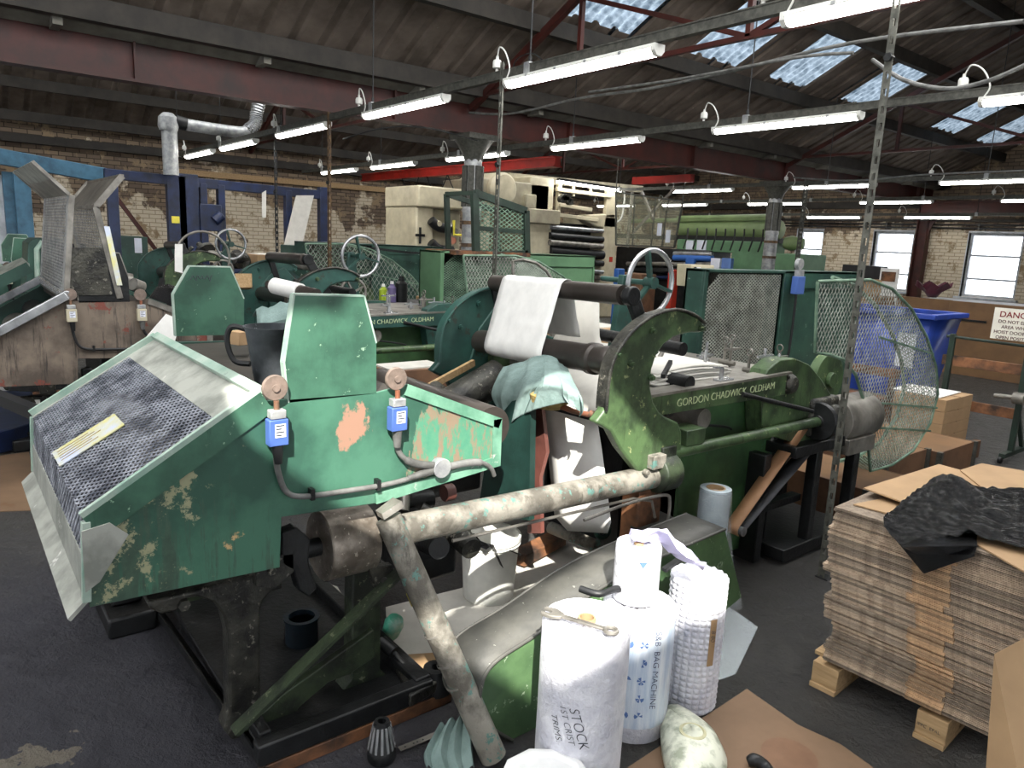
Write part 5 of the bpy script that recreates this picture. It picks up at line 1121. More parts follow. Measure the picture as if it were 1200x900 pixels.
p = c4+Vector((math.cos(w0)*.0792, math.sin(w0)*.0792, .155)); tx = Vector((-math.sin(w0), math.cos(w0), 0)); b = MB(); b.prism([p+tx*.014+Vector((0, 0, .008)), p-tx*.014+Vector((0, 0, .008)), p+Vector((0, 0, -.014))], Vector((math.cos(w0), math.sin(w0), 0))*.001); b.build('blue_mark', M['inkblue'], t)
# crumpled tissue on the small roll
b = MB(); rows = []
for i in range(8):
    rows.append([c4+Vector((.0+.02*i-.02, .0+.028*i, .205+.025*math.sin(i*.9+j*1.3)+.01*j-(.008*i*i if i > 3 else 0)*.25))+Vector((.018*j-.03, -.012*j, 0)) for j in range(6)])
b.grid(rows); b.build('tissue', plain('lavender tissue', 'd8d4f4', .8), label='crumpled lavender-white tissue on the small roll', cat='tissue', solid=.002)
# spanner lying on the first roll
t = thing('spanner', c1+Vector((0, 0, .562)), 'combination spanner lying across the top of the handwritten roll', 'spanner')
A = at(645, 718, Z=.570); B_ = at(716, 739, Z=.570); u = (B_-A).normalized(); v = Vector((-u.y, u.x, 0))
b = MB(); b.bar(A+u*.03, B_-u*.02, .017, .008); b.build('shank', M['steel'], t, bev=.002)
b = MB(); b.torus(B_, (0, 0, 1), .017, .007, 24, 8); b.build('ring_end', M['steel'], t)
b = MB(); P = [A+u*.04+v*.012, A+u*.01+v*.026, A-u*.022+v*.022, A-u*.026+v*.010, A-u*.002+v*.010, A+u*.006, A-u*.002-v*.010, A-u*.026-v*.010, A-u*.022-v*.022, A+u*.01-v*.026, A+u*.04-v*.012]; b.prism([p-Vector((0, 0, .005)) for p in P], (0, 0, .01)); b.build('open_jaw', M['steel'], t, bev=.0015)
b = MB(); A = at(705, 695, Z=.53); b.tube(spl([at(680, 690, Z=.52), at(702, 696, Z=.52), at(722, 690, Z=.52), at(735, 693, Z=.5)], 5), .012, 10); b.build('grip_bar', M['black'], label='black handle lying on the curved guard behind the spanner', cat='handle')
b = MB(); b.bar(at(778, 668, Z=.56), at(797, 655, Z=.58), .02, .012); b.build('grip_bar', M['black'], label='black bar tucked between the printed roll and the bubble wrap', cat='handle')
# tall clear film roll with loose polythene
c5 = at(835, 700, Z=0); c5 = Vector((-1.93, 2.78, 0)); t = thing('film_roll', c5, 'tall narrow roll of milky film with loose clear polythene', 'roll', 'upright wrapped film rolls')
b = MB(); R = .072; H = .565; b.spin(c5, (0, 0, 1), [(0, 0), (R, 0), (R, H), (R*.9, H+.002), (R*.6, H), (R*.55, H-.02), (0, H-.02)], 36); b.build('film_layers', M['clearfilm'], t)
b = MB(); b.spin(c5, (0, 0, 1), [(R*.62, H-.03), (R*.62, H+.002), (R*.52, H+.002), (R*.5, H-.1)], 24); b.build('core', M['card'], t)
b = MB(); rows = []
for j in range(12):
    f_ = j/11; rows.append([c5+Vector((math.cos(w)*(R+.005+.10*f_*f_*(.6+.4*math.sin(w*3))), math.sin(w)*(R+.005+.10*f_*f_*(.6+.4*math.sin(w*3)))-.0, H*.98*(1-f_)+.005)) for w in [-2.6+.12*k for k in range(28)]])
b.grid(rows); b.build('loose_polythene', M['clear'], t)
floorsheet('floor_polythene', M['clear'], [(815, 770), (838, 700), (888, 735), (862, 790), (835, 800)], 'clear polythene sheet trailing on the floor beside the bubble wrap', 'plastic', .002)
# white tub at the bottom edge and dirty plastic scoop, black glove
c = at(640, 921, Z=.16); t = thing('plastic_tub', (c.x, c.y, 0), 'white plastic tub with raised lid at the bottom edge', 'tub'); c.z = 0
b = MB(); b.spin(c, (0, 0, 1), [(0, 0), (.11, 0), (.125, .16), (.132, .16), (.132, .175), (.12, .178)], 10); b.build('tub_body', M['bucket'], t, bev=.004)
b = MB(); b.spin(c, (0, 0, 1), [(.134, .165), (.134, .18), (.11, .186), (.10, .178), (.04, .18), (.035, .195), (0, .195)], 10); b.build('tub_lid', plain('white lid', 'eeeeee', .45), t, bev=.004)
t = thing('plastic_scoop', at(812, 895, Z=.0), 'dirty white plastic funnel-shaped scoop on the brown cardboard', 'scoop')
P = [at(*p, Z=.012) for p in [(772, 842), (790, 838), (822, 858), (842, 880), (848, 915), (800, 945), (778, 900)]]; 
cx_ = sum((p for p in P), Vector())/len(P)
b = MB(); rows = []
for h_, s_ in ((0, .9), (.015, 1.0), (.035, 1.0), (.06, .86), (.08, .62), (.088, .3), (.09, .02)):
    sp_ = spl(P+[P[0]], 5); rows.append([cx_+(p-cx_)*s_+Vector((0, 0, h_)) for p in sp_])
b.grid(rows); b.build('scoop_body', mk('grimy white plastic', 'd4d6c4', '9aa08c', .4, 0, 16, .45, .6, .1, '3c3c48', .68, 30), t, solid=.004)
b = MB(); c = cx_+Vector((.015, -.01, .082)); b.spin(c, (0, 0, 1), [(.044, -.012), (.044, .008), (.036, .012), (.03, .004), (0, .0)], 24); b.build('cap', mk('yellowed cap', 'cdc9a4', 'b0ac88', .4), t)
b = MB(); b.tube(spl([at(876, 893, Z=.02), at(886, 891, Z=.03), at(898, 900, Z=.02), at(905, 915, Z=.02)], 5), [.012, .016, .018, .02, .022, .02, .02, .02, .02, .02, .02, .02, .02, .02, .016, .01], 12); b.build('black_glove', M['dark'], label='finger of a black glove on the damp patch of cardboard', cat='glove')

# ------------------------------------------------------------------ pallet of flat cartons
PX, PY = -1.235, 2.56; ang = math.radians(3)
ex, ey = Vector((math.cos(ang), -math.sin(ang)*.0+.055, 0)).normalized(), Vector((-.055, 1, 0)).normalized()
Opl = Vector((PX, PY, 0))
def LP_(u, v, z_): return Opl+ex*u+ey*v+Vector((0, 0, z_))
t = thing('pallet', Opl+ex*.5+ey*.4, 'wooden pallet with stamped blocks under the flat cartons', 'pallet')
for u in (-.02, .36, .78):
    for v in (0.0, .42, .85):
        b = MB(); b.obox(LP_(u+.05, v+.07, .063), ex*.05, ey*.07, (0, 0, .042)); b.build('block', M['wood'], t, bev=.003)
for u in (-.02, .36, .78):
    b = MB(); b.obox(LP_(u+.05, .48, .011), ex*.05, ey*.49, (0, 0, .010)); b.build('runner', M['wood'], t, bev=.002)
for v in (.02, .2, .4, .6, .8):
    b = MB(); b.obox(LP_(.45, v+.09, .114), ex*.49, ey*.06, (0, 0, .008)); b.build('deck_board', M['wood'], t, bev=.002)
text('IPPC  EPAL', M['darklabel'], LP_(.365, -.0005, .05), ex, (0, 0, 1), .016, t, 'stamp', .0004)
rnd = random.Random(11); N = 62; Z0 = .124; hh = .0099
proto = None; jog = 0
for i in range(N):
    if i % 9 == 0 or rnd.random() < .06: jog = rnd.uniform(-.018, .018)
    dx = jog+rnd.uniform(-.004, .004)+.018*math.sin(i*.07+1)-.0003*i; dy = rnd.uniform(-.006, .006)+jog*.3
    z_ = Z0+i*hh; rot = rnd.uniform(-.006, .006)
    if proto is None:
        b = MB(); W_, D_ = .80, .78
        g = hh*.46
        b.box(0, .30, 0, D_, .0003, g-.0006); b.box(0, .30, 0.001, D_, g+.0008, hh-.0016); b.box(.42, W_, .0, D_, .0003, g-.0006); b.box(.42, W_, .002, D_, g+.0008, hh-.0016)
        b.cur = 1; b.box(.301, .419, -.006, D_, .0009, g); b.box(.301, .419, -.004, D_, g+.0008, hh-.0009)
        proto = b.build('flat_carton', M['cardedge'], label='folded flat carton in the tall stack on the pallet', cat='carton', group='flat cartons stacked on the pallet', origin=(0, 0, 0), mats=[M['cardtab']])
        o = proto
    else: o = proto.copy(); C.objects.link(o)
    o.location = LP_(dx, dy, z_); o.rotation_euler = (0, 0, math.atan2(ex.y, ex.x)+rot)
ZT = Z0+N*hh
def cardsheet(pts, z_, th_, lab, mat=None, tilt=0):
    b = MB(); P = [at(*p, Z=z_) for p in pts]; b.prism(P, (0, 0, th_)); return b.build('cardboard_sheet', mat or M['card'], label=lab, cat='cardboard')
cardsheet([(1000, 592), (1030, 600), (1120, 625), (1215, 680), (1250, 640), (1120, 590), (1052, 582)], ZT+.001, .005, 'lowest loose cardboard sheet on the carton stack')
b = MB(); P = [at(1012, 573, Z=ZT+.03), at(1100, 545, Z=ZT+.012), at(1230, 580, Z=ZT+.012), at(1260, 660, Z=ZT+.012), at(1120, 612, Z=ZT+.012)]; b.prism(P, (0, 0, .005)); b.build('cardboard_sheet', M['card'], label='curled cardboard sheet pointing left on top of the carton stack', cat='cardboard')
b = MB(); P = [at(1125, 552, Z=ZT+.018), at(1150, 544, Z=ZT+.018), at(1200, 553, Z=ZT+.018), at(1240, 600, Z=ZT+.018), at(1160, 580, Z=ZT+.018)]; b.prism(P, (0, 0, .005)); b.build('cardboard_sheet', M['card'], label='uppermost tan cardboard sheet at the back of the stack', cat='cardboard')
# black polythene draped over the corner
src = [[(1094, 562, .03), (1120, 560, .07), (1150, 574, .035), (1205, 578, .035), (1260, 590, .035)],
       [(1060, 590, .025), (1090, 585, .04), (1130, 590, .025), (1200, 600, .035), (1270, 610, .035)],
       [(1034, 614, .015), (1080, 612, .03), (1130, 612, .02), (1200, 622, .025), (1280, 640, .02)],
       [(1056, 643, .008), (1095, 636, .02), (1140, 632, .02), (1205, 648, .015), (1290, 665, .015)]]
rows = []
for r in src:
    sp_ = spl([at(a, c_, Z=ZT+h_) for a, c_, h_ in r], 16)
    rows.append(sp_)
low = [at(a, c_, Y=PY-.03-.01*k)+Vector((0, 0, 0)) for k, (a, c_) in enumerate([(1083, 672), (1108, 664), (1140, 652)])]
cc = [spl(c_, 14) for c_ in zip(*rows)]
def crk(p): return p+Vector((0, 0, .006+.030*abs(noise.noise(Vector((p.x*9+p.y*4, p.y*16, 3))))+.014*abs(noise.noise(Vector((p.x*30, p.y*22, 7))))))
cc = [[crk(p) for p in c_] for c_ in cc]
b = MB(); b.grid(cc)
fl = [at(1036, 617, Z=ZT+.012), at(1060, 642, Z=ZT+.008), at(1095, 636, Z=ZT+.012), at(1142, 650, Y=PY-.03)]
b.grid([[at(1048, 606, Z=ZT+.008), at(1066, 626, Z=ZT+.008), at(1100, 622, Z=ZT+.016), at(1145, 624, Z=ZT+.02)], [at(1036, 617, Z=ZT+.012), at(1058, 641, Z=ZT+.010), at(1096, 640, Z=ZT+.012), at(1145, 640, Z=ZT+.014)], [at(1060, 645, Y=PY-.02), at(1075, 650, Y=PY-.025), at(1110, 650, Y=PY-.03), at(1142, 650, Y=PY-.02)], [at(1082, 672, Y=PY-.02), at(1084, 672, Y=PY-.025), at(1112, 662, Y=PY-.03), at(1142, 652, Y=PY-.02)]])
b.build('black_sheet', M['blackfilm'], label='crinkled black polythene sheet draped over the carton stack', cat='plastic', solid=.001)
# tan board leaning at the right edge
b = MB(); P = [at(1166, 766, Y=2.3), at(1215, 740, Y=2.45), at(1240, 960, Y=2.2), at(1163, 920, Y=2.25)]
P[2].z = P[3].z = .002; b.prism(P, (.0, -.006, .0)); b.build('leaning_board', M['card'], label='brown cardboard board leaning upright at the lower right edge', cat='cardboard')
# ================================================================== right-hand side: sign trolley, boxes, crates, bin, windowsill things
def ppoly(pts, Y, th_, X=None):
    b = MB(); b.prism([at(*p, Y=Y) for p in pts], (0, th_, 0)); return b
# welded trolley frame carrying the danger sign
t = thing('sign_frame', (-2.35, 7.1, 0), 'dark green welded trolley frame with timber slats carrying the danger sign', 'frame')
L, Rr = at(1110, 520, Z=0), at(1187, 512, Z=0); L = Vector((-2.62, 7.1, 0)); Rr = Vector((-2.02, 7.1, 0))
for x, zt in ((-2.63, 1.02), (-2.04, 1.20)):
    b = MB(); b.box(x-.022, x+.022, 7.08, 7.12, 0.05, zt); b.box(x-.022, x+.022, 6.9, 7.4, .05, .09); b.bar((x, 7.1, .45), (x, 7.38, .06), .03, .03); b.build('upright', M['post'], t, bev=.003)
b = MB(); b.cyl((-2.68, 7.1, .995), (-1.9, 7.1, .985), .013, n=12); b.build('top_rail', M['post'], t)
for zz in (.78, .40):
    b = MB(); b.box(-2.70, -2.06, 7.12, 7.145, zz-.045, zz+.045); b.build('timber_slat', M['orwood'], t, bev=.003)
b = MB(); b.cyl((-2.2, 7.0, .55), (-2.06, 7.0, .56), .02, n=14); b.cyl((-2.06, 7.0, .56), (-1.98, 7.0, .56), .05, n=18); b.build('clamp', M['steel'], t)
for x, y in ((-2.05, 6.92), (-1.92, 7.25), (-2.1, 7.36)):
    b = MB(); b.cyl((x-.012, y, .035), (x+.012, y, .035), .034, n=18); b.build('caster', M['black'], t)
S = [at(1166, 360, Y=7.05), at(1160, 396, Y=7.05)]; sx = S[1].x; w_ = .36; z1 = S[0].z; z0 = S[1].z
t = thing('danger_sign', (sx+.18, 7.05, z0), 'cream danger sign with red lettering warning about the hoist door', 'sign')
b = MB(); b.box(sx, sx+w_, 7.05, 7.058, z0, z1); b.build('board', M['signwhite'], t)
hh2 = z1-z0
for k, (s_, sz, mt) in enumerate((('DANGER', .068, M['signred']), ('DO NOT ENTER', .038, M['signtext']), ('AREA WHEN', .038, M['signtext']), ('HOIST DOOR IS IN', .038, M['signtext']), ('OPEN POSITION', .038, M['signtext']))):
    text(s_, mt, (sx+w_/2, 7.0488, z1-.075-.045*k-(.0 if k == 0 else .005)), (1, 0, 0), (0, 0, 1), sz, t, 'lettering', .0008, 'CENTER', .012)
# boxes on a low timber bogie
t = thing('timber_skid', (-2.6, 6.7, 0), 'low dark timber skid under the tan cardboard boxes', 'skid')
b = MB(); b.box(-3.3, -2.22, 6.35, 6.85, .02, .11); b.box(-3.3, -2.22, 6.33, 6.38, .02, .17); b.box(-2.25, -2.20, 6.33, 6.88, .02, .17); b.build('skid_deck', M['crate'], t, bev=.004)
k_ = 0
for i in range(4):
    z_ = .112+.105*i
    for j, (x0, x1) in enumerate(((-2.78, -2.36), )):
        t = thing('cardboard_box', (-2.57, 6.75, z_), 'tan cardboard box on the skid, %s of its stack' % ('lowest', 'second from bottom', 'third from bottom', 'topmost, white sheets on it,')[i], 'box', 'tan boxes stacked on the skid')
        b = MB(); b.box(x0, x1, 6.45, 7.0, z_, z_+.102); b.build('box_body', M['card'], t, bev=.003)
        b = MB(); b.box(x0-.001, x1+.001, 6.72, 6.735, z_+.1005, z_+.1035); b.build('seam', M['crate'], t)
b = MB(); b.prism([(-2.82, 6.5, .535), (-2.42, 6.47, .535), (-2.44, 6.95, .535), (-2.86, 6.9, .535)], (0, 0, .006)); b.build('printed_sheets', M['paper'], label='white printed sheets lying on the top tan box', cat='paper')
# crates behind the carton stack
def crate(x0, x1, y0, y1, h, lab):
    t = thing('plywood_crate', ((x0+x1)/2, (y0+y1)/2, 0), lab, 'crate', 'dark plywood crates behind the carton stack')
    b = MB(); b.box(x0, x1, y0, y0+.012, .02, h); b.box(x0, x1, y1-.012, y1, .02, h); b.box(x0, x0+.012, y0, y1, .02, h); b.box(x1-.012, x1, y0, y1, .02, h); b.box(x0, x1, y0, y1, .02, .035); b.build('crate_body', M['crate'], t, bev=.002)
    b = MB()
    for x in (x0, x1):
        for y in (y0, y1): b.box(x-.018, x+.018, y-.018, y+.018, .0, h+.004)
    b.build('metal_corner', M['dgalv'], t)
    b = MB(); b.box(x0+.01, x1-.01, y0+.01, y1-.01, h-.012, h-.002); b.build('lid', M['ply'], t, bev=.002)
crate(-2.75, -2.12, 4.95, 5.6, .30, 'nearer dark plywood crate under the round guard')
crate(-2.75, -2.05, 5.65, 6.28, .28, 'farther dark plywood crate beside the cardboard skid')
crate(-2.7, -1.95, 4.35, 4.9, .26, 'crate with orange-brown front just behind the slotted post')
# blue wheeled bin, seen through the round guard
t = thing('blue_bin', (-3.3, 7.6, 0), 'large blue plastic bin seen through the round mesh guard', 'bin')
b = MB(); x0, x1, y0, y1 = -3.95, -2.95, 7.4, 8.1
b.add([(x0+.12, y0+.08, .3), (x1-.12, y0+.08, .3), (x1-.12, y1-.08, .3), (x0+.12, y1-.08, .3), (x0, y0, 1.12), (x1, y0, 1.12), (x1, y1, 1.12), (x0, y1, 1.12)], [(3, 2, 1, 0), (0, 1, 5, 4), (1, 2, 6, 5), (2, 3, 7, 6), (3, 0, 4, 7)]); b.build('bin_body', M['bluebin'], t, solid=.01)
b = MB(); b.box(x0-.05, x1+.05, y0-.05, y0+.02, 1.10, 1.15); b.box(x0-.05, x1+.05, y1-.02, y1+.05, 1.10, 1.15); b.box(x0-.05, x0+.02, y0, y1, 1.10, 1.15); b.box(x1-.02, x1+.05, y0, y1, 1.10, 1.15); b.build('rim', M['bluebin'], t, bev=.008)
b = MB(); b.box(-3.22, -3.05, y0-.03, y0-.022, .62, .95); b.build('label', M['label'], t)
b = MB()
for x in (x0+.2, x1-.2):
    for y in (y0+.15, y1-.15): b.cyl((x-.02, y, .06), (x+.02, y, .06), .06, n=16); b.box(x-.02, x+.02, y-.02, y+.02, .06, .3)
b.build('wheels', M['black'], t)
b = MB(); b.box(-3.9, -3.0, 7.0, 7.2, .28, .33); b.box(-3.9, -3.0, 7.0, 7.03, .55, .63); b.box(-3.85, -3.8, 7.03, 7.08, 0, .63); b.box(-3.1, -3.05, 7.03, 7.08, 0, .63); b.build('timber_rail', M['orwood'], label='orange timber rail in front of the blue bin', cat='timber')
# hoist door boards and cartons by the far windows
b = MB(); b.box(-5.35, -4.55, 12.0, 12.06, 0, 1.08); b.build('plywood_board', M['ply'], label='dark plywood board beside the far cartons', cat='board', bev=.004)
b = MB(); b.box(-4.53, -3.4, 11.9, 11.97, 0, 1.08); o = b.build('plywood_board', M['ply'], label='wide plywood hoist door board behind the danger sign', cat='board', bev=.004)
b = MB(); b.box(-4.5, -4.0, 11.88, 11.9, .80, .83); b.box(-4.5, -4.0, 11.88, 11.9, .25, .28); b.build('hinge', M['dark'], o)
n_ = 0
for row, (z_, xs) in enumerate((( .0, (-7.4, -6.9, -6.45, -6.0, -5.55)), (.26, (-7.4, -6.85, -6.4, -5.95, -5.5)), (.52, (-7.35, -6.8, -6.35, -5.9, -5.5)), (.78, (-7.35, -6.7, -6.25, -5.8)), (1.04, (-6.5, -6.05)))):
    for j, x in enumerate(xs):
        t = thing('carton', (x, 12.6, z_), 'tan carton under the far windows, %s from the left in the %s row' % (('first', 'second', 'third', 'fourth', 'fifth')[j], ('bottom', 'second', 'third', 'fourth', 'top')[row]), 'box', 'cartons stacked before the far windows')
        b = MB(); b.box(x-.22, x+.22, 12.4, 12.8, z_+.001, z_+.255); b.build('box_body', M['card'] if (row+j) % 2 else M['ply'], t, bev=.006)
        b = MB(); b.box(x-.221, x+.221, 12.59, 12.61, z_+.2545, z_+.2565); b.box(x-.015, x+.015, 12.397, 12.4, z_+.15, z_+.255); b.build('tape', M['wood'], t)
b = MB(); b.box(-6.6, -5.9, 12.55, 12.75, 1.30, 1.52); o = b.build('black_case', M['black'], label='black case on the top cartons between the far windows', cat='case', bev=.01)
b = MB(); b.box(-5.88, -5.58, 12.45, 12.48, 1.04, 1.5); b.build('framed_picture', M['paper'], label='small white framed picture beside the black case', cat='picture')
b = MB(); b.box(-5.85, -5.62, 12.44, 12.45, 1.28, 1.44); b.build('print', M['orwood'], bpy.data.objects['framed_picture'])
for i in range(2):
    b = MB(); b.box(-5.6+.04*i, -5.25, 12.4, 12.7, 1.0+.12*i-.21, 1.11+.12*i-.21); b.build('white_box', M['paper'], label=('lower' if i == 0 else 'upper')+' white box beside the far cartons', cat='box', bev=.005)
def foil(c, lab, mat):
    b = MB(); n = 14; rows = []
    for r, z_ in ((.06, 0), (.12, .08), (.2, .16), (.26, .2)):
        rows.append([Vector(c)+Vector((math.cos(2*PI*k/n)*r, math.sin(2*PI*k/n)*r, z_+(.05 if k % 2 else -.03)*(r > .15))) for k in range(n+1)])
    b.grid(rows, False); b.build('foil_bow', mat, label=lab, cat='decoration', solid=.004)
foil((-4.95, 12.3, 1.09), 'maroon pleated foil bow by the right far window', M['maroon']); foil((-7.35, 12.6, 1.05), 'tan pleated paper bow by the left far window', M['card'])
b = MB(); b.box(-5.1, -3.4, 12.05, 13.0, .98, 1.07); b.build('window_bench', M['whitepaint'], label='pale bench top below the right far window', cat='bench')
# thin dark pipes & panel on the far right wall
t = thing('wall_unit', (-3.4, 19.8, 1.2), 'dark wall unit with hooks right of the far window', 'wall unit')
b = MB(); b.box(-3.85, -3.0, 19.75, 19.95, .9, 2.2); b.build('panel', M['cream2'], t); b = MB(); b.tube(spl([(-3.6, 19.7, 2.1), (-3.7, 19.65, 1.8), (-3.4, 19.65, 1.6), (-3.6, 19.65, 1.3)], 5), .02, 8); b.build('hook', M['black'], t)

# ================================================================== left background: frame, gantry, duct
t = thing('steel_doorway', (-12.9, 1.2, 0), 'pale blue steel goods frame with off-white panel at the far left', 'frame')
b = MB(); A = at(-20, 180, X=-12.8); B_ = at(124, 206, X=-12.8); b.bar((-12.8, A.y, A.z), (-12.8, B_.y, B_.z), .12, .22); b.build('lintel', M['bluepaint'], t, bev=.01)
for px_, w_ in ((26, .10), (15, .12)):
    p = at(px_, 220, X=-12.8 if px_ == 26 else -12.9); b = MB(); b.box(p.x-.06, p.x+.06, p.y-w_, p.y+w_, 0, 2.3); b.build('upright', M['bluepaint'], t, bev=.006)
p = at(2, 240, X=-13.0); b = MB(); b.box(-13.03, -12.99, p.y-.5, p.y+.1, 0, 2.25); b.build('door_panel', M['whitepaint'], t)
t = thing('navy_gantry', (-11.9, 3.2, 0), 'navy blue lifting gantry standing before the left brick wall', 'gantry')
GX = -11.9
def gy(px_, py=220): return at(px_, py, X=GX)
b = MB(); A = gy(122, 208); B_ = gy(380, 232); b.bar((GX, A.y, 2.33), (GX, B_.y, 2.27), .12, .14); b.build('top_beam', M['navy'], t, bev=.006)
for px_, py, w_, z1 in ((205, 205, .13, 2.38), (219, 205, .14, 2.42), (237, 215, .05, 2.3), (258, 215, .05, 2.3), (337, 230, .05, 2.3), (378, 225, .07, 2.4), (130, 205, .07, 2.3)):
    p = gy(px_, py); b = MB(); b.box(GX-.07, GX+.07, p.y-w_, p.y+w_, 0, z1); b.build('column', M['navy'], t, bev=.006)
b = MB(); A = gy(232, 240); B_ = gy(258, 262); b.box(GX-.2, GX+.1, A.y, B_.y, 1.6, 2.0); b.cyl((GX+.1, A.y+.2, 1.75), (GX+.1, B_.y, 1.85), .08, n=16); b.build('winch', M['navy'], t, bev=.01)
p = gy(203, 255); b = MB(); b.box(GX+.071, GX+.075, p.y-.04, p.y+.07, p.z-.08, p.z+.02); b.build('warning_label', M['yellow'], t)
t = thing('duct', (-11.7, 3.2, 2.2), 'silver ventilation duct rising beside the gantry and bending to a flexible hose', 'duct')
def dx_(x, y): return at(x, y, X=-11.7)
b = MB(); A = dx_(199, 205); B_ = dx_(198, 146); b.cyl((A.x, B_.y, A.z), B_, .105, n=24); b.build('riser', M['galv'], t)
b = MB(); c = dx_(197, 141); b.spin(c+Vector((0, 0, -.14)), (0, 0, 1), [(.0, 0), (.12, 0), (.14, .06), (.13, .18), (.07, .24), (0, .25)], 20); b.build('elbow_cap', M['galv'], t)
b = MB(); b.tube([dx_(205, 142), dx_(218, 146)], .095, 20); b.build('sleeve', M['black'], t)
b = MB(); b.tube(spl([dx_(218, 146), dx_(250, 151), dx_(282, 155), dx_(292, 152)], 5), .085, 20); b.build('horizontal_pipe', M['galv'], t)
b = MB(); path = spl([dx_(290, 153), dx_(299, 145), dx_(301, 132), dx_(305, 114)], 12); b.tube(path, [.088+.012*(i % 2) for i in range(len(path))], 18); b.build('flexible_hose', M['bright'], t)
b = MB(); A = at(137, 232, X=-13.5); B_ = at(188, 300, X=-13.5); b.bar(A, A+(B_-A)*(A.z/(A.z-B_.z)), .06, .06); b.build('red_strut', M['redbeam'], label='dark red diagonal strut before the white brickwork', cat='strut')
# paper strips hanging from the gantry beam
b = MB(); P = [at(*p, X=-11.75) for p in [(347, 229), (368, 229), (352, 296), (330, 298)]]; b.prism(P, (-.006, 0, 0)); b.build('hanging_sheet', M['kraft'], label='wide off-white sheet hanging from the navy gantry beam', cat='paper')
b = MB(); P = [at(*p, X=-11.75) for p in [(307, 226), (312, 223), (312, 255), (307, 255)]]; b.prism(P, (-.006, 0, 0)); b.build('hanging_strip', M['kraft'], label='narrow off-white strip hanging from the gantry beam', cat='paper')
# machines and clutter between: louvred green cabinet, dark engine lumps, boxes
t = thing('louvred_cabinet', (-10.3, 4.4, 0), 'dark green louvred cabinet left of the small far handwheel', 'cabinet')
A = at(347, 288, X=-10.0); B_ = at(386, 288, X=-10.0); zt = A.z; b = MB(); b.box(-10.6, -10.0, A.y, B_.y, 0, zt); cb = b.build('cabinet_body', M['dgreen'], t, bev=.008)
b = MB()
for k in range(6): y = A.y+.10+.05*k; b.box(-10.0, -9.985, y, y+.03, zt-.42, zt-.1)
b.build('louvre', M['cream2'], cb, kind='stuff')
def lump(name, c, s, lab, mat, seed, n=9, parent=None):
    """old engine-like machine: cylinders, flanges and levers on a block"""
    rnd = random.Random(seed); c = Vector(c)
    if parent is not None: ORG_ = parent; t = MB().box(c.x-.02, c.x+.02, c.y-.02, c.y+.02, c.z, c.z+.04).build(name, mat, parent)
    else: t = thing(name, c, lab, 'machine')
    b = MB(); b.box(c.x-s[0]/2, c.x+s[0]/2, c.y-s[1]/2, c.y+s[1]/2, 0 if parent is None else c.z, c.z+s[2]*.6); b.build('body', mat, t, bev=.02)
    for k in range(n):
        p = c+Vector((rnd.uniform(-.5, .5)*s[0], rnd.uniform(-.5, .5)*s[1], rnd.uniform(.45, 1)*s[2])); d = Vector((rnd.uniform(-1, 1), rnd.uniform(-1, 1), rnd.uniform(-.3, .6))).normalized()*rnd.uniform(.1, .3)*max(s)
        b = MB()
        if k % 3 == 0: b.cyl(p-d/2, p+d/2, rnd.uniform(.03, .07)*max(s), n=16)
        elif k % 3 == 1: b.spin(p, d, [(0, 0), (.12*max(s), 0), (.12*max(s), .05), (.05, .06), (.04, .2), (0, .2)], 18)
        else: b.bar(p, p+d+Vector((0, 0, .1)), .04, .04)
        b.build(('cylinder', 'flange', 'lever')[k % 3], (M['iron'], M['dark'], M['steel'])[rnd.randrange(3)], t)
    return t
lump('engine_block', (-7.15, 1.3, .5), (.8, .6, .8), 'dark greasy engine-like machine behind the raised silver hoods', M['dark'], 4, 14)
lump('engine_block', (-7.15, 2.35, .4), (.9, .8, .65), 'dark machine lump left of the farther green shield', M['iron'], 9, 14)
lump('engine_block', (-11, 3.0, .6), (1.0, 1.2, .8), 'dark blue winding machine under the navy gantry', M['navy'], 12, 14)
lump('engine_block', (-11.3, 5.5, .3), (.8, 1.0, .9), 'dark machine with maroon parts behind the small far handwheel', M['dark'], 21, 12)
lump('engine_block', (-12.5, 5.6, .2), (.7, .9, .9), 'dark stand with levers in front of the plastered brick wall', M['dark'], 23, 10)
b = MB(); p = at(155, 290, X=-11.5); q_ = at(175, 312, X=-11.5); b.box(-13.0, -12.3, at(138, 300, X=-12.3).y, at(174, 300, X=-12.3).y, 0, at(150, 277, X=-12.3).z); o = b.build('green_box_machine', M['dgreen'], label='dark green boxed machine with a small white notice', cat='machine', bev=.01)
b = MB(); p = at(162, 287, X=-12.29); b.box(-12.298, -12.29, p.y-.05, p.y+.05, p.z-.12, p.z+.1); b.build('notice', M['label'], o)
b = MB(); A = at(35, 282, X=-8.2); B_ = at(72, 282, X=-8.2); b.prism([at(30, 360, X=-7.3), at(33, 285, X=-7.3), at(40, 280, X=-7.3), at(74, 280, X=-7.3), at(78, 360, X=-7.3)], (-.5, 0, 0)); o = b.build('green_hood', M['dgreen'], label='dark green hood behind the brown machine, left of the raised hoods', cat='hood', bev=.006)
b = MB(); b.tube([at(44, 330, X=-7.29), at(43, 292, X=-7.29), at(50, 283, X=-7.29)], .02, 6); b.build('hood_edge', M['lgreen'], o)
# green-edged guard lid of another machine at the left edge
t = thing('guard_lid', at(0, 340, X=-5.6), 'grey perspex-topped lid with green edge at the left side of the frame', 'lid')
P = [at(*p, X=x) for p, x in (((-30, 345), -5.6), ((35, 313), -5.6), ((26, 305), -6.0), ((-30, 330), -6.0))]
b = MB(); b.prism(P, (0, 0, .02)); b.build('lid_sheet', M['meshsteel'], t); b = MB(); b.bar(P[0], P[1], .015, .07); b.build('lid_edge', M['dgreen'], t)
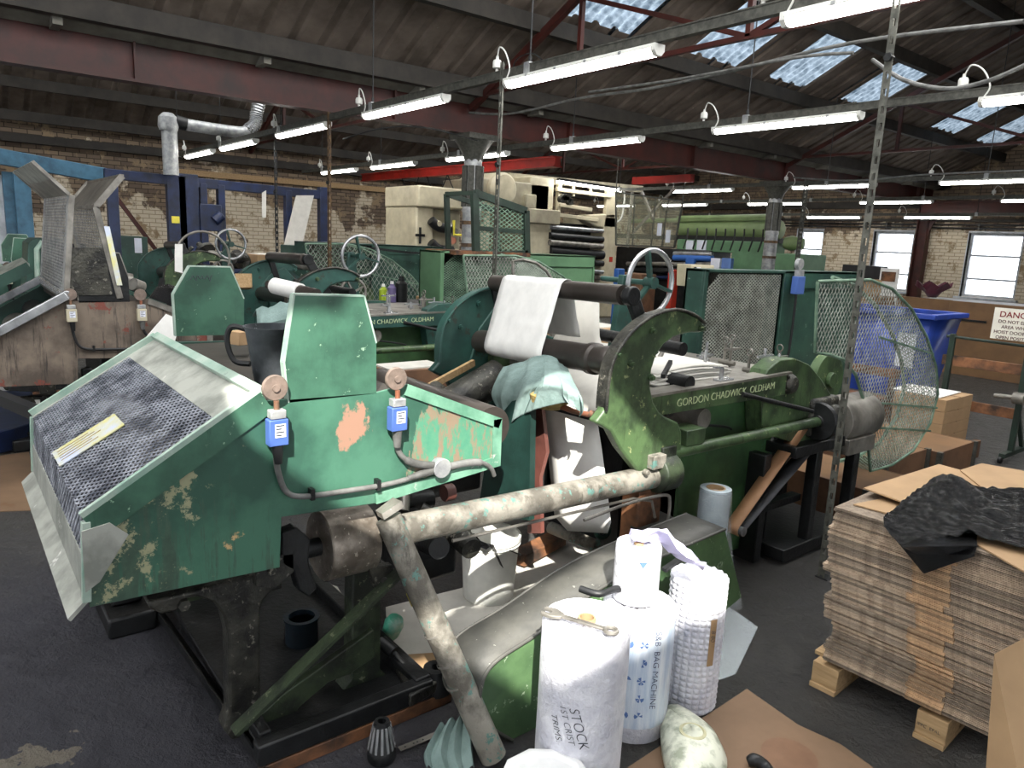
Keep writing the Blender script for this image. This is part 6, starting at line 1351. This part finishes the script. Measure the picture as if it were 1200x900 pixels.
# dark long box under the brown machine
b = MB(); P = [at(*p, Z=.02) for p in [(-10, 535), (40, 520), (40, 480), (-10, 478)]]; b.prism(P, (0, 0, .16)); b.build('dark_trunk', M['navy'], label='long dark blue-black box on the floor under the brown machine', cat='box', bev=.008)
b = MB(); b.bar(at(-10, 462, X=-4.2), at(48, 486, X=-3.5), .05, .05); b.build('black_bar', M['black'], label='black bar running to the front guard from the left edge', cat='bar')
b = MB(); P = [at(*p, Z=.01) for p in [(-10, 480), (0, 440), (60, 450), (110, 462), (60, 490)]]; b.prism(P, (0, 0, .004)); b.build('floor_paper', M['paper'], label='white paper litter on the floor under the brown machine', cat='paper')
b = MB(); P = [at(*p, X=-4.3) for p in [(163, 405), (195, 368), (212, 375), (205, 400), (175, 410)]]; b.prism(P, (-.01, 0, 0)); b.build('paper_sheet', M['paper'], label='white printed sheet hanging beside the brown machine', cat='paper')
b = MB(); c = at(198, 358, X=-6.55); b.spin(c+Vector((0, 0, -.35)), (0, 0, 1), [(.0, 0), (.16, .0), (.2, .15), (.17, .38), (.09, .5), (0, .53)], 20); b.build('black_sack', M['blackfilm'], label='dark grey sack hunched beside the farther shield plate', cat='sack')
b = MB(); P = [at(*p, X=-7.0) for p in [(205, 286), (214, 286), (214, 320), (205, 318)]]; b.prism(P, (-.01, 0, 0)); b.build('paper_strip', M['paper'], label='upright white paper strip behind the farther green shield', cat='paper')
b = MB(); b.torus(at(238, 302, X=-7.8), (1, 0, 0), .26, .012, 40, 8); b.build('wire_hoop', M['steel'], label='thin steel hoop behind the farther green shield', cat='hoop')
# small round silver handwheel unit in the back and round roller (teal frames)
t = thing('roller_bracket', at(345, 312, X=-6.8), 'grey roller on teal bracket left of the louvred cabinet', 'roller')
A, B_ = at(317, 305, X=-7.0), at(366, 311, X=-6.6); b = MB(); b.cyl(A, B_, .055, n=24); b.build('roller', M['steel'], t)
b = MB(); b.bar(A, A+Vector((.05, .35, -.25)), .04, .06); b.build('arm', M['teal'], t)
# shelf of bottles behind the second machine's bed
for px_, w_, h_, mt, lab in ((449, .045, .17, M['lime'], 'lime green bottle with white cap behind the second machine bed'), (459, .05, .20, M['purple'], 'dull purple can beside the lime green bottle'), (470, .07, .26, M['dark'], 'dark oil can right of the purple can')):
    c = at(px_, 354, X=-7.2); t = thing('bottle', c, lab, 'bottle', 'cans behind the second machine')
    b = MB(); b.spin(c, (0, 0, 1), [(0, 0), (w_, 0), (w_, h_*.8), (w_*.5, h_*.92), (w_*.5, h_), (0, h_)], 20); b.build('bottle_body', mt, t)
    b = MB(); b.cyl(c+Vector((0, 0, h_)), c+Vector((0, 0, h_+.03)), w_*.4, n=12); b.build('cap', M['paper'] if mt != M['dark'] else M['dark'], t)
b = MB(); c = at(462, 354, X=-7.2); b.box(-7.5, -7.0, c.y-.8, c.y+1.0, c.z-.05, c.z+.0); b.box(-7.45, -7.4, c.y-.7, c.y-.6, 0, c.z); b.box(-7.1, -7.05, c.y+.8, c.y+.9, 0, c.z); b.build('side_shelf', M['dark'], label='dark shelf behind the second machine carrying the cans', cat='shelf')
for i, (px_, py, X_, s_, lab) in enumerate([(522, 350, -7.75, (.45, .6, .3), 'brown cardboard box with white paper right of the oil can'), (460, 462, -3.9, (.3, .35, .3), 'open brown crate under the green shaft behind the foreground shield'), (480, 432, -4.5, (.3, .5, .25), 'brown crate under the second machine bed'), (322, 300, -10.9, (.5, .7, .5), 'tan carton behind the grey roller bracket'), (800, 412, -4.6, (.5, .6, .5), 'orange-brown crate seen through the crescent frame'), (680, 385, -4.4, (.4, .7, .4), 'tan carton behind the hanging web')]):
    c = at(px_, py, X=X_); t = thing('wooden_box', c, lab, 'box'); b = MB(); z0 = 0
    b.box(c.x-s_[0]/2, c.x+s_[0]/2, c.y-s_[1]/2, c.y+s_[1]/2, z0, c.z+.02); b.build('box_body', M['crate'] if i in (1, 2, 4) else M['card'], t, bev=.006)
    b = MB(); b.box(c.x-s_[0]/2+.03, c.x+s_[0]/2-.03, c.y-s_[1]/2+.03, c.y+s_[1]/2-.03, c.z+.02, c.z+.03); b.build('contents', M['kraft'], t)
b = MB(); b.bar(at(500, 455, X=-3.0), at(555, 425, X=-3.1), .02, .035); b.build('timber_lath', M['wood'], label='pale timber lath slanting up to the teal end plate', cat='timber')
b = MB(); b.cyl(at(520, 480, X=-2.9), at(585, 440, X=-2.9), .09, n=24); b.build('grey_roller', M['iron'], M1)
lump('gear_cluster', (-2.95, 1.95, .4), (.2, .3, .45), '', M['dark'], 31, 12, M1)
lump('gear_cluster', (-2.55, 1.42, .35), (.7, .2, .3), '', M['dark'], 33, 12, M1)
b = MB(); b.cyl(at(520, 578, X=-2.05), at(530, 576, X=-2.05), .03, n=18); b.build('end_wheel', M['brownred'], M1)
lump('gear_cluster', (-2.85, 3.0, .25), (.4, .6, .5), '', M['dark'], 37, 12, M1)

# ================================================================== middle background: cream presses, green mesh housing, far green line
t = thing('mesh_housing', (-6.3, 4.5, 1.53), 'dark framed sloping mesh guard on top of the green cabinet', 'guard')
HX = -6.0; P = [at(*p, X=HX) for p in [(556, 226), (616, 247), (617, 297), (558, 300)]]
b = MB()
for i in range(4): b.bar(P[i], P[(i+1) % 4], .05, .07)
for i in range(4): b.bar(P[i]+Vector((-.5, 0, 0)), P[(i+1) % 4]+Vector((-.5, 0, 0)), .04, .05)
for p in P: b.bar(p, p+Vector((-.5, 0, 0)), .04, .04)
b.bar(P[0].lerp(P[3], .55), P[1].lerp(P[2], .5), .03, .04); b.build('frame', M['post'], t)
b = MB(); lattice(b, [(p.y, p.z) for p in P], (HX, 0, 0), (0, 1, 0), (0, 0, 1), .036, .009, .003, 32); b.build('mesh_panel', M['meshgreen'], t)
b = MB(); b.box(-6.5, -5.95, at(540, 300, X=HX).y-.1, at(618, 300, X=HX).y, 1.50, 1.54); b.build('base_shelf', M['orwood'], t)
# quarter-round dark guard
b = MB(); P = [at(*p, X=-4.2) for p in [(602, 340), (601, 306), (612, 304), (628, 308), (640, 317), (648, 330), (650, 342)]]
b.tube(P, .012, 8); b.bar(P[-1], Vector((P[-1].x, P[-1].y, 0)), .03, .03); o = b.build('quarter_guard', M['steel'], label='small quarter-round mesh guard behind the top roller', cat='guard'); b = MB(); lattice(b, [(p.y, p.z) for p in P], (-4.2, 0, 0), (0, 1, 0), (0, 0, 1), .014, .004, .002, 40); b.build('mesh', M['meshsteel'], o)
# cream press, left unit
PXX = -12.0
t = thing('cream_press', (-12.5, 7.6, 0), 'cream printing press with black curved arms, left of the grey column', 'printing press')
def cy(px_, py=300, X=PXX): return at(px_, py, X=X)
y0, y1 = cy(486).y, cy(548).y
b = MB(); b.box(-13.2, PXX+.1, y0, y1, cy(500, 243).z, cy(500, 218).z); b.build('top_housing', M['cream'], t, bev=.03)
b = MB(); b.box(-13.2, PXX, y0+.02, cy(507).y, 0, cy(500, 243).z); b.build('side_frame', M['cream'], t, bev=.03)
b = MB(); b.box(-13.2, PXX-.3, cy(507).y, y1, 0, cy(500, 243).z); b.build('back_frame', M['cream2'], t, bev=.02)
for yy in (262, 288, 322):
    b = MB(); p0, p1, p2 = cy(505, yy-4, PXX+.1), cy(514, yy+4, PXX+.1), cy(530, yy+6, PXX+.1); b.tube(spl([p0, p1, p2], 6), .09, 12); b.build('curved_arm', M['black'], t)
rnd = random.Random(2)
for k in range(16):
    p = cy(rnd.uniform(510, 545), rnd.uniform(258, 335), PXX+.05); b = MB(); b.cyl(p, p+Vector((.15, rnd.uniform(-.2, .2), rnd.uniform(-.1, .1))), rnd.uniform(.03, .08), n=12); b.build('fitting', (M['cream'], M['dark'], M['steel'], M['copper'])[k % 4], t)
b = MB(); b.tube([cy(532, 258, PXX+.2), cy(532, 275, PXX+.2), cy(545, 276, PXX+.2)], .025, 8); b.build('yellow_bracket', M['yellow'], t)
b = MB()
for p in ((492, 276), (494, 315)): c = cy(*p, PXX+.02); b.box(c.x, c.x+.02, c.y-.02, c.y+.02, c.z-.15, c.z+.15); b.box(c.x, c.x+.02, c.y-.1, c.y+.1, c.z-.02, c.z+.03)
b.build('machined_mark', M['dark'], t)
# tubular stand in front
b = MB(); 
for a_, c_ in (((478, 296), (560, 299)), ((508, 300), (506, 375)), ((520, 300), (516, 370)), ((428, 290), (478, 296))): b.bar(at(*a_, X=-8.8), at(*c_, X=-8.8), .03, .03)
b.build('tube_stand', M['dark'], label='thin dark tubular stand in front of the left cream press', cat='stand')
# cream press, right unit with rollers
t = thing('cream_press', (-12.5, 10.4, 0), 'cream printing press with dark roller bank and lit tube over it', 'printing press')
b = MB(); b.box(-13.4, PXX, cy(561).y, cy(640).y, cy(600, 245).z, cy(600, 212).z); b.build('top_beam', M['cream2'], t, bev=.03)
b = MB(); c = cy(590, 222, PXX+.1); b.cyl(c+Vector((-1.2, 0, 0)), c, .33, n=40); b.spin(c, (1, 0, 0), [(.33, 0), (.28, .05), (0, .07)], 40); b.build('big_drum', M['cream'], t)
b = MB(); b.box(-13.4, PXX, cy(618).y, cy(645).y, 0, cy(630, 207).z); b.build('side_frame', M['cream'], t, bev=.03)
b = MB(); b.box(PXX, PXX+.12, cy(618).y-.12, cy(650).y, cy(630, 262).z, cy(630, 245).z); b.box(PXX, PXX+.1, cy(610).y, cy(622).y, cy(620, 245).z, cy(620, 228).z); b.build('side_block', M['cream2'], t, bev=.02)
b = MB(); b.box(-13.4, PXX, cy(705).y, cy(722).y, 0, cy(710, 253).z); b.prism([cy(686, 252), cy(722, 250), cy(722, 268), cy(700, 266), cy(686, 258)], (-.3, 0, 0)); b.build('end_frame', M['cream'], t, bev=.03)
b = MB(); b.box(PXX-.1, PXX, cy(714, 220).y-.05, cy(714).y+.09, cy(716, 255).z, cy(716, 222).z); b.box(PXX-.1, PXX, cy(652).y-.04, cy(652).y+.06, cy(652, 250).z, cy(652, 212).z); b.build('light_post', M['cream'], t, bev=.01)
for a_, c_ in (((652, 222), (716, 230)), ((655, 240), (693, 246)), ((655, 252), (700, 258))):
    b = MB(); b.bar(cy(*a_), cy(*c_), .08, .08); b.build('cross_beam', M['cream'], t, bev=.01)
for px_ in (672, 692): b = MB(); b.bar(cy(px_, 216), cy(px_, 230), .05, .05); b.build('strut', M['cream'], t)
for k, (yy, r, mt) in enumerate(((266, .05, 'bright'), (276, .07, 'dark'), (284, .06, 'steel'), (294, .10, 'black'), (304, .07, 'dark'), (314, .05, 'bright'), (321, .05, 'steel'), (329, .04, 'bright'), (338, .08, 'dark'))):
    b = MB(); b.cyl(cy(644, yy, PXX+.03*(k % 3)), cy(706, yy+5, PXX+.03*(k % 3)), r, n=20); b.build('roller', M[mt], t)
b = MB(); b.box(-13.3, PXX-.4, cy(645).y, cy(705).y, 0, cy(680, 262).z); b.build('inner_body', M['dark'], t)
b = MB(); c = cy(660, 234, PXX+.15)
for k in range(5): b.cyl(c+Vector((0, -.1+.06*k, .05*math.sin(k))), c+Vector((.1, -.1+.06*k, .05*math.sin(k))), .07, n=14)
b.build('gear_cluster', M['iron'], t)
b = MB(); b.box(PXX+.0, PXX+.01, cy(716).y-.05, cy(716).y+.05, cy(716, 307).z, cy(716, 301).z); b.build('red_knob', M['redplastic'], t)
# light mounted on the press, seen as a long slanting tube
t = thing('press_light', cy(655, 212, PXX+.15), 'slanting lit tube light mounted on top of the right cream press', 'light')
A, B_ = cy(654, 210, PXX+.15), cy(727, 221, PXX+.15); b = MB(); b.bar(A, B_, .09, .05); b.build('housing', M['dark'], t); b = MB(); b.bar(A+Vector((0, 0, -.05)), B_+Vector((0, 0, -.05)), .08, .045); b.build('diffuser', M['tube'], t)
b = MB(); b.tube(spl([B_, B_+Vector((0, .15, -.1)), B_+Vector((0, .12, -.6)), B_+Vector((0, -.05, -.75))], 6), .02, 8); b.build('white_cable', M['cablewhite'], t)
b = MB(); b.bar(cy(595, 207, -12.6), cy(752, 222, -12.6), .1, .16); b.build('grey_beam', M['cream2'], label='long dull beam above the right cream press', cat='beam')
# bright red crane beams
b = MB(); b.box(-16.2, -9.3, 8.08, 8.2, 2.90, 3.03); b.box(-16.2, -9.3, 8.04, 8.24, 2.88, 2.90); b.box(-16.2, -9.3, 8.04, 8.24, 3.03, 3.05); b.build('crane_beam', M['redpaint'], label='long bright red crane beam over the left cream press', cat='beam')
b = MB(); b.box(-10.4, -8.95, 11.1, 11.22, 2.88, 3.02); b.build('crane_beam', M['redpaint'], label='short bright red beam end left of the distant column', cat='beam')
for k, (px_, n_) in enumerate(((470, 2), (500, 3), (525, 4))):
    A = at(px_, 206, Y=8.1); b = MB(); b.tube(spl([A, A+Vector((.25, 0, -.28)), A+Vector((.55, 0, -.3)), A+Vector((.8, 0, .02))], 6), .012, 6); b.build('festoon_cable', M['dark'], label='sagging black cable loop under the red beam, %s of three' % ('left', 'middle', 'right')[k], cat='cable', group='cable loops under the red beam')
b = MB(); b.cyl((-16.7, at(472, 260, X=-16.7).y, 0), (-16.7, at(472, 260, X=-16.7).y, at(473, 262, X=-16.7).z), .06, n=14); b.build('wall_pipe', M['galv'], label='grey vertical pipe on the left brick wall', cat='pipe')
b = MB(); b.box(-16.98, -16.9, 7.2, 12, .75, .95); b.build('wall_board', M['crate'], label='brown board along the foot of the left brick wall', cat='board')
# far pale green coating line
GY = 14.0
t = thing('green_coating_line', (-10.5, 14.4, 0), 'long pale green machine in the distance with a row of hoses', 'machine')
def gz(x, y, Y=GY): return at(x, y, Y=Y)
A, B_ = gz(800, 258), gz(900, 262); zc = gz(850, 268).z
b = MB(); b.cyl((gz(795, 268).x, GY+.2, zc), (gz(905, 268).x, GY+.2, zc), .23, n=32); b.spin((gz(905, 268).x, GY+.2, zc), (1, 0, 0), [(.23, 0), (.18, .08), (0, .1)], 32); b.build('upper_drum', M['pgreen'], t)
b = MB(); b.cyl((gz(795, 250).x, GY, gz(800, 256).z), (gz(905, 250).x, GY, gz(900, 254).z), .06, n=16); b.cyl((gz(740, 262).x, GY, gz(740, 259).z), (gz(905, 250).x, GY, gz(900, 256).z), .05, n=16); b.build('top_tube', M['pgreen'], t)
b = MB(); b.box(gz(796, 290).x, gz(905, 290).x, GY-.1, GY+.5, gz(850, 296).z, gz(850, 282).z); b.build('lower_band', M['tgreen'], t, bev=.02)
b = MB(); b.box(gz(722, 290).x, gz(905, 290).x, GY-.05, GY+.5, gz(850, 283).z, gz(850, 277).z); b.build('dark_gap_bar', M['black'], t)
for k in range(9):
    x = gz(810+11*k, 280).x; b = MB(); b.tube(spl([(x, GY-.15, gz(820, 268).z), (x+.05, GY-.22, gz(820, 278).z), (x-.04, GY-.2, gz(820, 292).z)], 4), .018, 6); b.build('hose', M['black'], t)
for k, (x_, w_) in enumerate(((812, .2), (826, .26))):
    p = gz(x_, 288); b = MB(); b.box(p.x-w_/2, p.x+w_/2, GY-.13, GY-.11, p.z-.1, p.z+.12); b.build('white_notice', M['label'], t)
b = MB(); b.box(gz(728, 300).x, gz(838, 300).x, GY-.2, GY+.6, 0, gz(800, 292).z); b.build('lower_works', M['dark'], t, bev=.03)
for k, yy in enumerate((297, 302, 309, 317, 325)):
    b = MB(); b.cyl(gz(735 if k > 1 else 790, yy, GY-.3), gz(835, yy+1, GY-.3), .05+.02*(k % 2), n=16); b.build('roller', (M['bright'], M['bluebox'], M['steel'], M['dark'], M['navy'])[k], t)
b = MB(); b.box(gz(860, 300).x, gz(945, 300).x, GY-.1, GY+.8, .9, gz(900, 296).z); b.build('end_housing', M['tgreen'], t, bev=.03)
b = MB(); b.spin(gz(925, 285, GY+.3), (1, .3, 0), [(0, -.1), (.12, -.1), (.16, .05), (.1, .3), (0, .32)], 24); b.build('yellow_cone', M['pgreen'], t)
for k, x_ in enumerate((808, 838, 851)):
    p = gz(x_, 308, GY-.4); b = MB(); b.box(p.x-.12, p.x+.12, p.y, p.y+.1, p.z-.15, p.z+.1); b.build('blue_fitting', (M['bluebox'], M['label'], M['inkblue'])[k], t)
# perspex screen with two notices
t = thing('perspex_screen', (-10.3, 11.2, 1.5), 'tall clear screen with two paper notices hanging before the pale green machine', 'screen')
SX = [at(*p, Y=11.2) for p in [(722, 225), (800, 236), (790, 290), (722, 287)]]
b = MB()
for i in range(4): b.bar(SX[i], SX[(i+1) % 4], .03, .03)
for f_ in (.3, .62, .8): b.bar(SX[0].lerp(SX[1], f_), SX[3].lerp(SX[2], f_), .02, .02)
b.cyl(SX[0], SX[0]+Vector((0, 0, .9)), .01, n=6); b.cyl(SX[1], SX[1]+Vector((0, 0, .9)), .01, n=6); b.build('frame', M['dgalv'], t); b = MB(); b.prism(SX, (0, .006, 0)); b.build('pane', glassy('smoky perspex', 'a8a890', .22, .2), t)
for x_, y_ in ((773, 269), (783, 277)):
    p = at(x_, y_, Y=11.17); b = MB(); b.box(p.x-.055, p.x+.055, 11.16, 11.17, p.z-.12, p.z+.12); b.build('notice', M['label'], t)
for a_, c_ in (((741, 225), (735, 290)), ((752, 225), (766, 258)), ((790, 222), (742, 272))):
    b = MB(); b.bar(at(*a_, Y=11.6), at(*c_, Y=11.6), .05, .05); b.build('lattice_strut', M['steel'], label='pale diagonal strut behind the clear screen, top at %s' % {741: 'left', 752: 'middle', 790: 'right'}[a_[0]], cat='strut', group='struts behind the clear screen')
# cream control box with switches
t = thing('control_box', at(822, 330, X=-5.2), 'cream control box with a column of buttons left of the mesh cabinet', 'control box')
P = [at(*p, X=-5.2) for p in [(810, 310), (837, 311), (836, 338), (809, 336)]]; b = MB(); b.prism(P, (-.2, 0, 0)); b.build('box_body', M['cream'], t, bev=.006)
for k in range(5): c = at(814, 314+5*k, X=-5.19); b = MB(); b.cyl(c, c+Vector((.02, 0, 0)), .013, n=10); b.build('button', M['black'], t)
b = MB(); P = [at(*p, X=-5.19) for p in [(816, 313), (821, 313), (821, 319), (816, 319)]]; b.prism(P, (.004, 0, 0)); b.build('label', M['label'], t)
b = MB(); P = [at(*p, X=-5.25) for p in [(820, 338), (829, 338), (832, 352), (830, 470), (811, 470), (814, 352)]]; b.prism(P, (-.15, 0, 0)); b.cyl(at(823, 357, X=-5.2), at(833, 357, X=-5.2), .02, n=12); b.build('pedestal', M['cream'], t, bev=.006)
b = MB(); b.cyl(at(824, 357, X=-5.15), at(829, 357, X=-5.15), .035, n=14); b.build('black_knob', M['black'], t)
# large brown boxes and blue items far beyond machines
for i, (px_, py, Y_, s_, mt, lab) in enumerate([(735, 325, 12.6, (.9, .5, .5), 'crate', 'dark brown crate below the roller bank'), (722, 318, 11.3, (.14, .2, .3), 'bluebox', 'blue drum beside the cream press end frame'), (786, 318, 13.2, (.16, .2, .2), 'redplastic', 'orange-red box seen through the large handwheel')]):
    c = at(px_, py, Y=Y_); b = MB(); b.box(c.x-s_[0]/2, c.x+s_[0]/2, Y_, Y_+s_[1], 0, c.z+s_[2]/2*.4); b.build('storage_box', M[mt], label=lab, cat='box', bev=.02)

t = thing('steel_tray', at(20, 400, X=-5.0), 'bright steel tray frame at the front end of the brown machine, left edge', 'tray')
for a_, c_, X0_, X1_ in (((-15, 360), (48, 327), -6.15, -6.15), ((48, 327), (78, 346), -6.15, -4.97), ((-15, 396), (78, 346), -4.97, -4.97)):
    b = MB(); b.bar(at(*a_, X=X0_), at(*c_, X=X1_), .03, .05); b.build('tray_edge', M['bright'], t, bev=.004)
